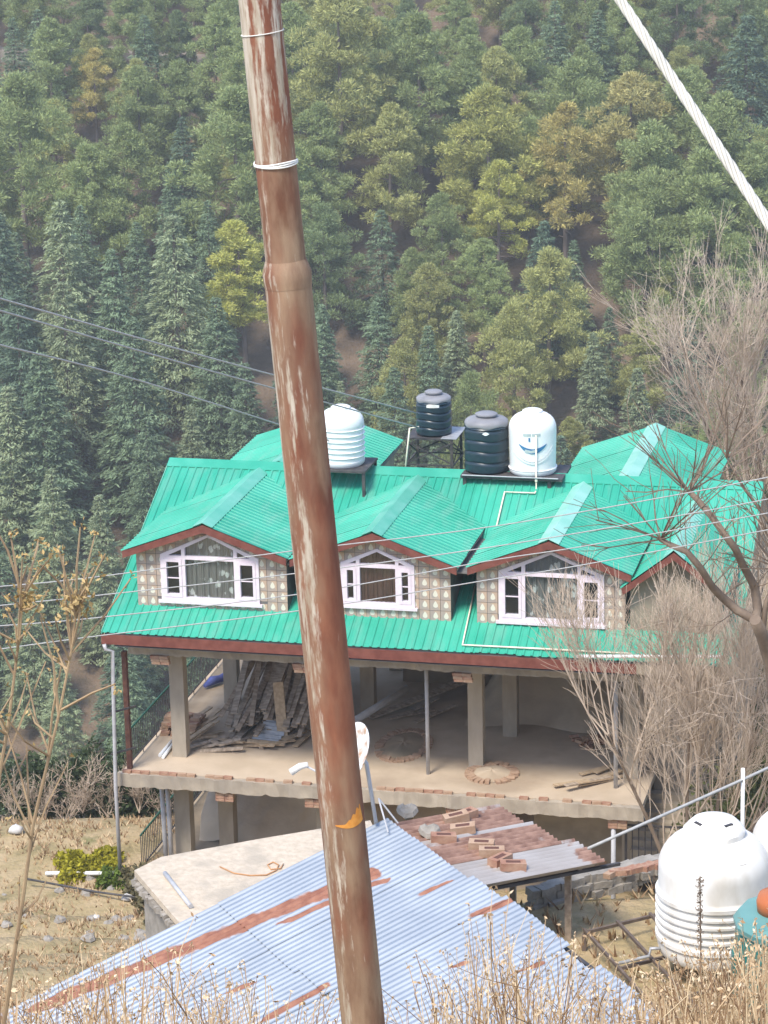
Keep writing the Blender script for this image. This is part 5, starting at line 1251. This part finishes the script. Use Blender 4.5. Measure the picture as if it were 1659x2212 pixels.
# stone wall along the far edge of the terrace: single stones
sw_ = thing('stone_wall', 'low dry stone wall along the far edge of the tank terrace', 'wall', hit(1320, 1935, 2, TZ))
wa, wb = hit(1160, 1965, 2, TZ-.05), hit(1450, 1893, 2, TZ-.05); wd_ = (wb-wa); n = int(np.linalg.norm(wd_)/.115)
back = np.cross(wd_/np.linalg.norm(wd_), ez); back = back if back @ FH > 0 else -back
for r_ in range(3):
    for k in range(n+6):
        q = wa+wd_*(k+.5*(r_ % 2))/n+back*(.12+.03*R3.normal())+ez*(.0+.105*r_)
        MB().rbox(q, (.115+.03*R3.random(), .2, .09+.025*R3.random()), math.atan2(wd_[1], wd_[0])+R3.normal(0, .12), R3.normal(0, .07)).build('stone', 'stone', sw_)
for k in range(9):
    q = hit(1330+k*13, 1893-k*2.6, 2, TZ+.36)+back*.1; brick_child(sw_, q, math.atan2(wd_[1], wd_[0])+R3.normal(0, .3), tilt=R3.normal(0, .1))
for k, (x, y0, y1) in enumerate(((1605, 1660, 1790),)):
    q = atd(x, y1, 36.); tag(MB().tube([q-ez*1.2, atd(x, y0, 36.)], .028, 8).build('white_post', 'cream', smooth=True), 'slim white post standing behind the big white tank', 'post')
tag(MB().tube([atd(1250, 1842, 34.2), atd(1430, 1762, 35.), atd(1605, 1684, 36.), atd(1760, 1612, 36.5)], .022, 8).build('service_cable', 'wire', smooth=True), 'grey twisted cable rising from the rusty lean-to to the right', 'cable')
# ---------------------------------------------------------------- overhead wires
def wire(name, pts, r, label, group=None, n=24, m='wire'):
    P = []; k = len(pts)-1
    for i in range(n+1):
        u_ = i/n*k; j = min(k-1, int(u_)); f_ = u_-j
        p0, p1, p2, p3 = pts[max(j-1, 0)], pts[j], pts[j+1], pts[min(j+2, k)]
        P.append(.5*((2*p1)+(-p0+p2)*f_+(2*p0-5*p1+4*p2-p3)*f_**2+(-p0+3*p1-3*p2+p3)*f_**3))
    return tag(MB().tube(P, r, 6).build(name, m, smooth=True), label, 'wire', group)
LW, GW = 'thin overhead wire running from the left down to the roof tanks', 'wires running down to the roof tanks'
for l_, e_, e2 in ((((-60, 628), (0, 645)), (450, 772), (902, 893)), (((-60, 655), (0, 671)), (450, 800), (905, 924)), (((-60, 728), (0, 745)), (300, 822), (712, 952))):
    wire('overhead_wire', [atd(*l_[0], 49), atd(*l_[1], 50), atd(*e_, 57), hit(*e2, 1, 6.3) if e2[0] > 800 else hit(*e2, 1, 5.0)], .018, LW, GW)
LW2, GW2 = 'thin overhead wire strung level across the front of the dormers', 'wires strung across the dormers'
for pts in (((-80, 1275), (0, 1267), (194, 1248), (632, 1190), (1059, 1138), (1500, 1062), (1760, 1010)), ((-80, 1316), (0, 1308), (194, 1288), (645, 1238), (1059, 1182), (1500, 1108), (1760, 1058)),
            ((-80, 1360), (0, 1352), (194, 1336), (650, 1283), (1059, 1211), (1272, 1178), (1760, 1090)), ((-80, 1411), (0, 1402), (194, 1376), (655, 1318), (1059, 1252), (1272, 1218), (1760, 1125))):
    wire('overhead_wire', [atd(x, y, 53) for x, y in pts], .012, LW2, GW2, 40)
# stay wire close by, seven twisted strands
gy = thing('stay_wire', 'bright twisted steel stay wire slanting down at the upper right', 'wire', at(1720, 572, 4.2))
ga, gb = at(1240, -150, 4.6), at(1760, 632, 4.15); gd = gb-ga; GL = np.linalg.norm(gd); gd /= GL; gx = np.cross(gd, ez); gx /= np.linalg.norm(gx); gy_ = np.cross(gd, gx)
for s_ in range(7):
    P = []; n = 260
    for i in range(n+1):
        a = i/n*GL/.075*2*math.pi*.5+s_*2*math.pi/6; rr = .0057 if s_ < 6 else 0; P.append(ga+gd*GL*i/n+(gx*math.cos(a)+gy_*math.sin(a))*rr)
    MB().tube(P, .0032, 6).build('strand', 'strand', gy, smooth=True)
# ---------------------------------------------------------------- the rusty steel pole
DP = 9.6
pt, pb_ = atd(560, 0, DP), atd(785, 2212, DP); pdir = (pb_-pt)/np.linalg.norm(pb_-pt)
pbase = pb_.copy()
while pbase[2] > ground_z(pbase[0], pbase[1])-.4: pbase = pbase+pdir*.05
pole = thing('steel_pole', 'leaning rusty steel tube pole with flaking pale paint close in front', 'pole', pbase+np.array([0, 0, .4]))
def on_pole(y):                                          # axis point at image height y
    x = 560+(785-560)*y/2212.; d = ray(x, y); w0 = C-pt; b_ = d @ pdir; s = ((w0 @ pdir)-(w0 @ d)*b_)/(1-b_*b_); return pt+pdir*s
pj = on_pole(588)
R1, R2_ = .0825, .0715
pz = -pdir; pyy = np.cross(pz, RT); pyy /= np.linalg.norm(pyy); pxx = np.cross(pyy, pz)
def pole_part(name, pts, rad):                           # built along its own z axis so the paint streaks follow the tube
    mb = MB().tube([(0, 0, (p-pbase) @ pz) for p in pts], rad, 40); me = bpy.data.meshes.new(name); me.from_pydata(mb.v, [], mb.f); me.materials.append(M['pole'])
    o = bpy.data.objects.new(name, me); COL.objects.link(o); o.parent = pole; q = pbase-np.array(pole.location)
    o.matrix_local = Matrix(((pxx[0], pyy[0], pz[0], q[0]), (pxx[1], pyy[1], pz[1], q[1]), (pxx[2], pyy[2], pz[2], q[2]), (0, 0, 0, 1))); smooth_by_angle(o, 50)
for n_ in M['pole'].node_tree.nodes:
    if n_.type == 'MAP_RANGE': zc = (on_pole(352)-pbase) @ pz; n_.inputs['From Min'].default_value = zc-.02; n_.inputs['From Max'].default_value = zc+.02
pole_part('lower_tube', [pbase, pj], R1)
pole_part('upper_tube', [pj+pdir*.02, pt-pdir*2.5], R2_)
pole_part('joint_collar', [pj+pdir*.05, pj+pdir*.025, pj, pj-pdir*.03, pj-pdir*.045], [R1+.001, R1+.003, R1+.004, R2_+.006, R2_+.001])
pw = on_pole(352); px_ = np.cross(pdir, ez); px_ /= np.linalg.norm(px_); py_ = np.cross(pdir, px_)
for k in range(3):
    P = [pw+pdir*(.005*k-.005+.003*math.sin(a*2+k))+(px_*math.cos(a)+py_*math.sin(a))*(R2_+.004) for a in np.linspace(0, 2*math.pi, 41)]
    MB().tube(P, .0032, 6, cap=False).build('wire_wrap', 'cream', pole, smooth=True)
pw = on_pole(70); P = [pw+pdir*.004*math.sin(a)+(px_*math.cos(a)+py_*math.sin(a))*(R2_+.002) for a in np.linspace(0, 2*math.pi, 41)]
MB().tube(P, .002, 6, cap=False).build('wire_wrap', 'cream', pole, smooth=True)
pc = on_pole(1745); va = C-pc; va -= pdir*(va @ pdir); va /= np.linalg.norm(va); vr = np.cross(pdir, va); vr = vr if vr @ RT > 0 else -vr
M['paintmark'] = mat('orange_paint', (.62, .22, .035), (.72, .33, .07), 30., .6)
fl = MB(); n = 30                                        # flame-shaped scrap of orange paint
for i in range(n+1):
    f_ = i/n; a = -.35+1.45*f_
    top = .006+.115*max(0, f_-.3)**1.1*(.72+.42*abs(math.sin(f_*19)))*(1 if f_ < .88 else max(0, (1-f_)/.12)); bot = .014*math.sin(f_*math.pi)-.002
    for zz in (-bot, top): fl.v.append(tuple(pc+pdir*(.04-zz)+(va*math.cos(a)+vr*math.sin(a))*(R1+.0012)))
fl.f = [(2*i, 2*i+1, 2*i+3, 2*i+2) for i in range(n)]
fl.build('paint_mark', 'paintmark', pole)
# ---------------------------------------------------------------- dry weeds in front
def stalk(mb, hb, base, d, L, r, R_, kids, head):
    pts = [np.array(base, float)]; dd = np.array(d, float)/np.linalg.norm(d)
    for i in range(4): dd = dd+R_.normal(0, .06, 3); dd /= np.linalg.norm(dd); pts.append(pts[-1]+dd*L/4)
    mb.tube(pts, [r*(1-.6*i/4) for i in range(5)], 3, cap=False)
    for k in range(kids):
        i = R_.integers(1, 4); nd = dd+R_.normal(0, .45, 3)+ez*.2; nd /= np.linalg.norm(nd); q = pts[i]; L2 = L*R_.uniform(.18, .4)
        e_ = q+nd*L2*.6; f_ = e_+(nd+R_.normal(0, .2, 3))*L2*.4; mb.tube([q, e_, f_], [r*.5, r*.4, r*.3], 3, cap=False); seed(hb, f_, R_, head)
    seed(hb, pts[-1], R_, head)
def seed(hb, p, R_, s):
    for k in range(3):
        u = R_.normal(0, 1, 3); u /= np.linalg.norm(u); v = np.cross(u, R_.normal(0, 1, 3)); v /= np.linalg.norm(v)+1e-9; c = p+R_.normal(0, s*.5, 3); a_ = s*R_.uniform(.5, 1.1)
        k0 = len(hb.v); hb.v += [tuple(c-u*a_), tuple(c+v*a_*.45), tuple(c+u*a_), tuple(c-v*a_*.45)]; hb.f.append((k0, k0+1, k0+2, k0+3))
sm, hm = MB(), MB(); R_ = np.random.default_rng(33)
def weed_top(x):                                         # how high the weeds reach in the picture
    return np.interp(x, [-50, 100, 300, 450, 560, 700, 860, 960, 1040, 1120, 1200, 1330, 1420, 1500, 1600, 1720], [2060, 2110, 2030, 2090, 2110, 2130, 2170, 2090, 2010, 1990, 2040, 2120, 2130, 2085, 2040, 2000])
for k in range(3600):
    x = R_.uniform(-60, 1720); 
    if R_.random() < np.interp(x, [0, 500, 640, 900, 1000, 1150, 1280, 1400], [.76, .84, .94, .94, .8, .68, .86, .45]): continue
    dh = R_.uniform(10.5, 19.); g0 = atd(x, 2212, dh); gz_ = ground_z(g0[0], g0[1]); base = np.array([g0[0], g0[1], gz_])
    yt = weed_top(x)+abs(R_.normal(0, 1))*70; top = atd(x, yt, dh); L = max(.25, min(2.0, top[2]-gz_))
    stalk(sm, hm, base, rel(R_.normal(0, .16), 1, R_.normal(0, .16)), L, .0045+.0015*R_.random(), R_, R_.integers(1, 5), .016)
o = sm.build('dry_weeds', 'weed'); tag(o, 'mass of straw-coloured dry weeds along the bottom of the slope', 'weeds', kind='stuff')
o2 = hm.build('seed_heads', 'seed', o); o2['kind'] = 'stuff'
# short withered grass over the terraces
gm = MB(); R_ = np.random.default_rng(90); nb_ = 0
while nb_ < 15000:
    if R_.random() < .93: d_, s_ = R_.uniform(46, 72.4), R_.uniform(-15, -3.5)
    else: d_, s_ = R_.uniform(27.5, 34.5), R_.uniform(.5, 6.5)
    x_, y_ = C[0]+FH[0]*d_+RH[0]*s_, C[1]+FH[1]*d_+RH[1]*s_
    nb_ += 1
    if fbm(x_, y_, 1.1)+.6*fbm(x_, y_, 3.3) < R_.normal(.05, .35): continue
    if 2 < ((x_-A_RIDGE[0])*HD[0]+(y_-A_RIDGE[1])*HD[1]) < 9 and d_ < 36: continue
    z_ = ground_z(x_, y_); L_ = R_.uniform(.05, .22); b0 = np.array([x_, y_, z_-.01])
    for q_ in range(3):
        lean_ = R_.normal(0, .45, 2); tip = b0+np.array([lean_[0]*L_, lean_[1]*L_, L_]); w__ = RH*(.012+.01*R_.random())
        k0 = len(gm.v); gm.v += [tuple(b0-w__), tuple(b0+w__), tuple(tip)]; gm.f.append((k0, k0+1, k0+2))
tag(gm.build('dry_grass', 'weed'), 'short withered grass covering the terraces', 'grass', kind='stuff')
M['weedstem'] = mat('brown_weed_stem', (.36, .26, .15), (.25, .17, .10), 9., .9)
LWd = ('tall dry weed stalk with golden seed clusters, leaning right across the downpipe', 'tall dry weed stalk with golden seed clusters at the far left')
for k, px in enumerate((((9, 2206), (50, 1936), (72, 1779), (130, 1532), (158, 1387), (166, 1297)), ((-25, 1900), (0, 1666), (18, 1563), (43, 1365), (50, 1290)))):
    dw = 6.6; P = [atd(x, y, dw) for x, y in px]; gb_ = P[0].copy()
    t = thing('weed_stalk', LWd[k], 'weed', np.array([gb_[0], gb_[1], ground_z(gb_[0], gb_[1])]), None)
    st_, hd_ = MB(), MB(); st_.tube([np.array(wloc(t))-ez*.05]+P, [.0065]+list(np.linspace(.006, .0022, len(P))), 6)
    for i, q in enumerate(P[1:]):
        for _ in range(3+2*i):
            nd = rel(R_.normal(0, .6), 1+R_.normal(0, .25), R_.normal(0, .6)); nd /= np.linalg.norm(nd); L = R_.uniform(.06, .26)*(1.3-.12*i)
            b_ = q+(P[max(i, 0)]-q)*R_.uniform(0, .5); e_ = b_+nd*L; st_.tube([b_, (b_+e_)/2+R_.normal(0, .008, 3), e_], [.0035, .003, .002], 4)
            for __ in range(3 if i >= 2 else 1): seed(hd_, e_+R_.normal(0, .010, 3), R_, .009)
    for __ in range(34): seed(hd_, P[-1]+R_.normal(0, .02, 3), R_, .012)
    st_.build('stalk', 'weedstem', t); hd_.build('seed_clusters', 'weedhead', t)['kind'] = 'stuff'
a = atd(1512, 1895, 14.); bz = np.array([a[0], a[1], ground_z(a[0], a[1])])
t = thing('weed_spike', 'single dark seed spike standing against the big white tank', 'weed', bz); st_, hd_ = MB(), MB(); st_.tube([bz, atd(1514, 2100, 14.), a], [.007, .006, .003], 5)
for k in range(120): f_ = R_.random()*.5; seed(hd_, a+(bz-a)*f_*.5+R_.normal(0, .008, 3), R_, .009)
st_.build('stalk', 'limb', t); hd_.build('seeds', 'limb', t)

# ---------------------------------------------------------------- the valley's thin haze
hm_, hn, hl, hb_ = new_mat('valley_haze'); hn.remove(hb_)
pv = hn.new('ShaderNodeVolumePrincipled'); pv.inputs['Color'].default_value = (.92, .92, .89, 1); pv.inputs['Density'].default_value = .00052; pv.inputs['Anisotropy'].default_value = .2
hl.new(pv.outputs[0], hn['Material Output'].inputs['Volume'])
M['haze'] = hm_
hc = np.array([C[0], C[1], 0.])
b = MB().frame(hc+FH*250+ez*-15., RH, FH, ez, 300, 300, 115)
o = b.build('haze', 'haze'); tag(o, 'thin bluish haze filling the valley air', 'haze', kind='stuff')
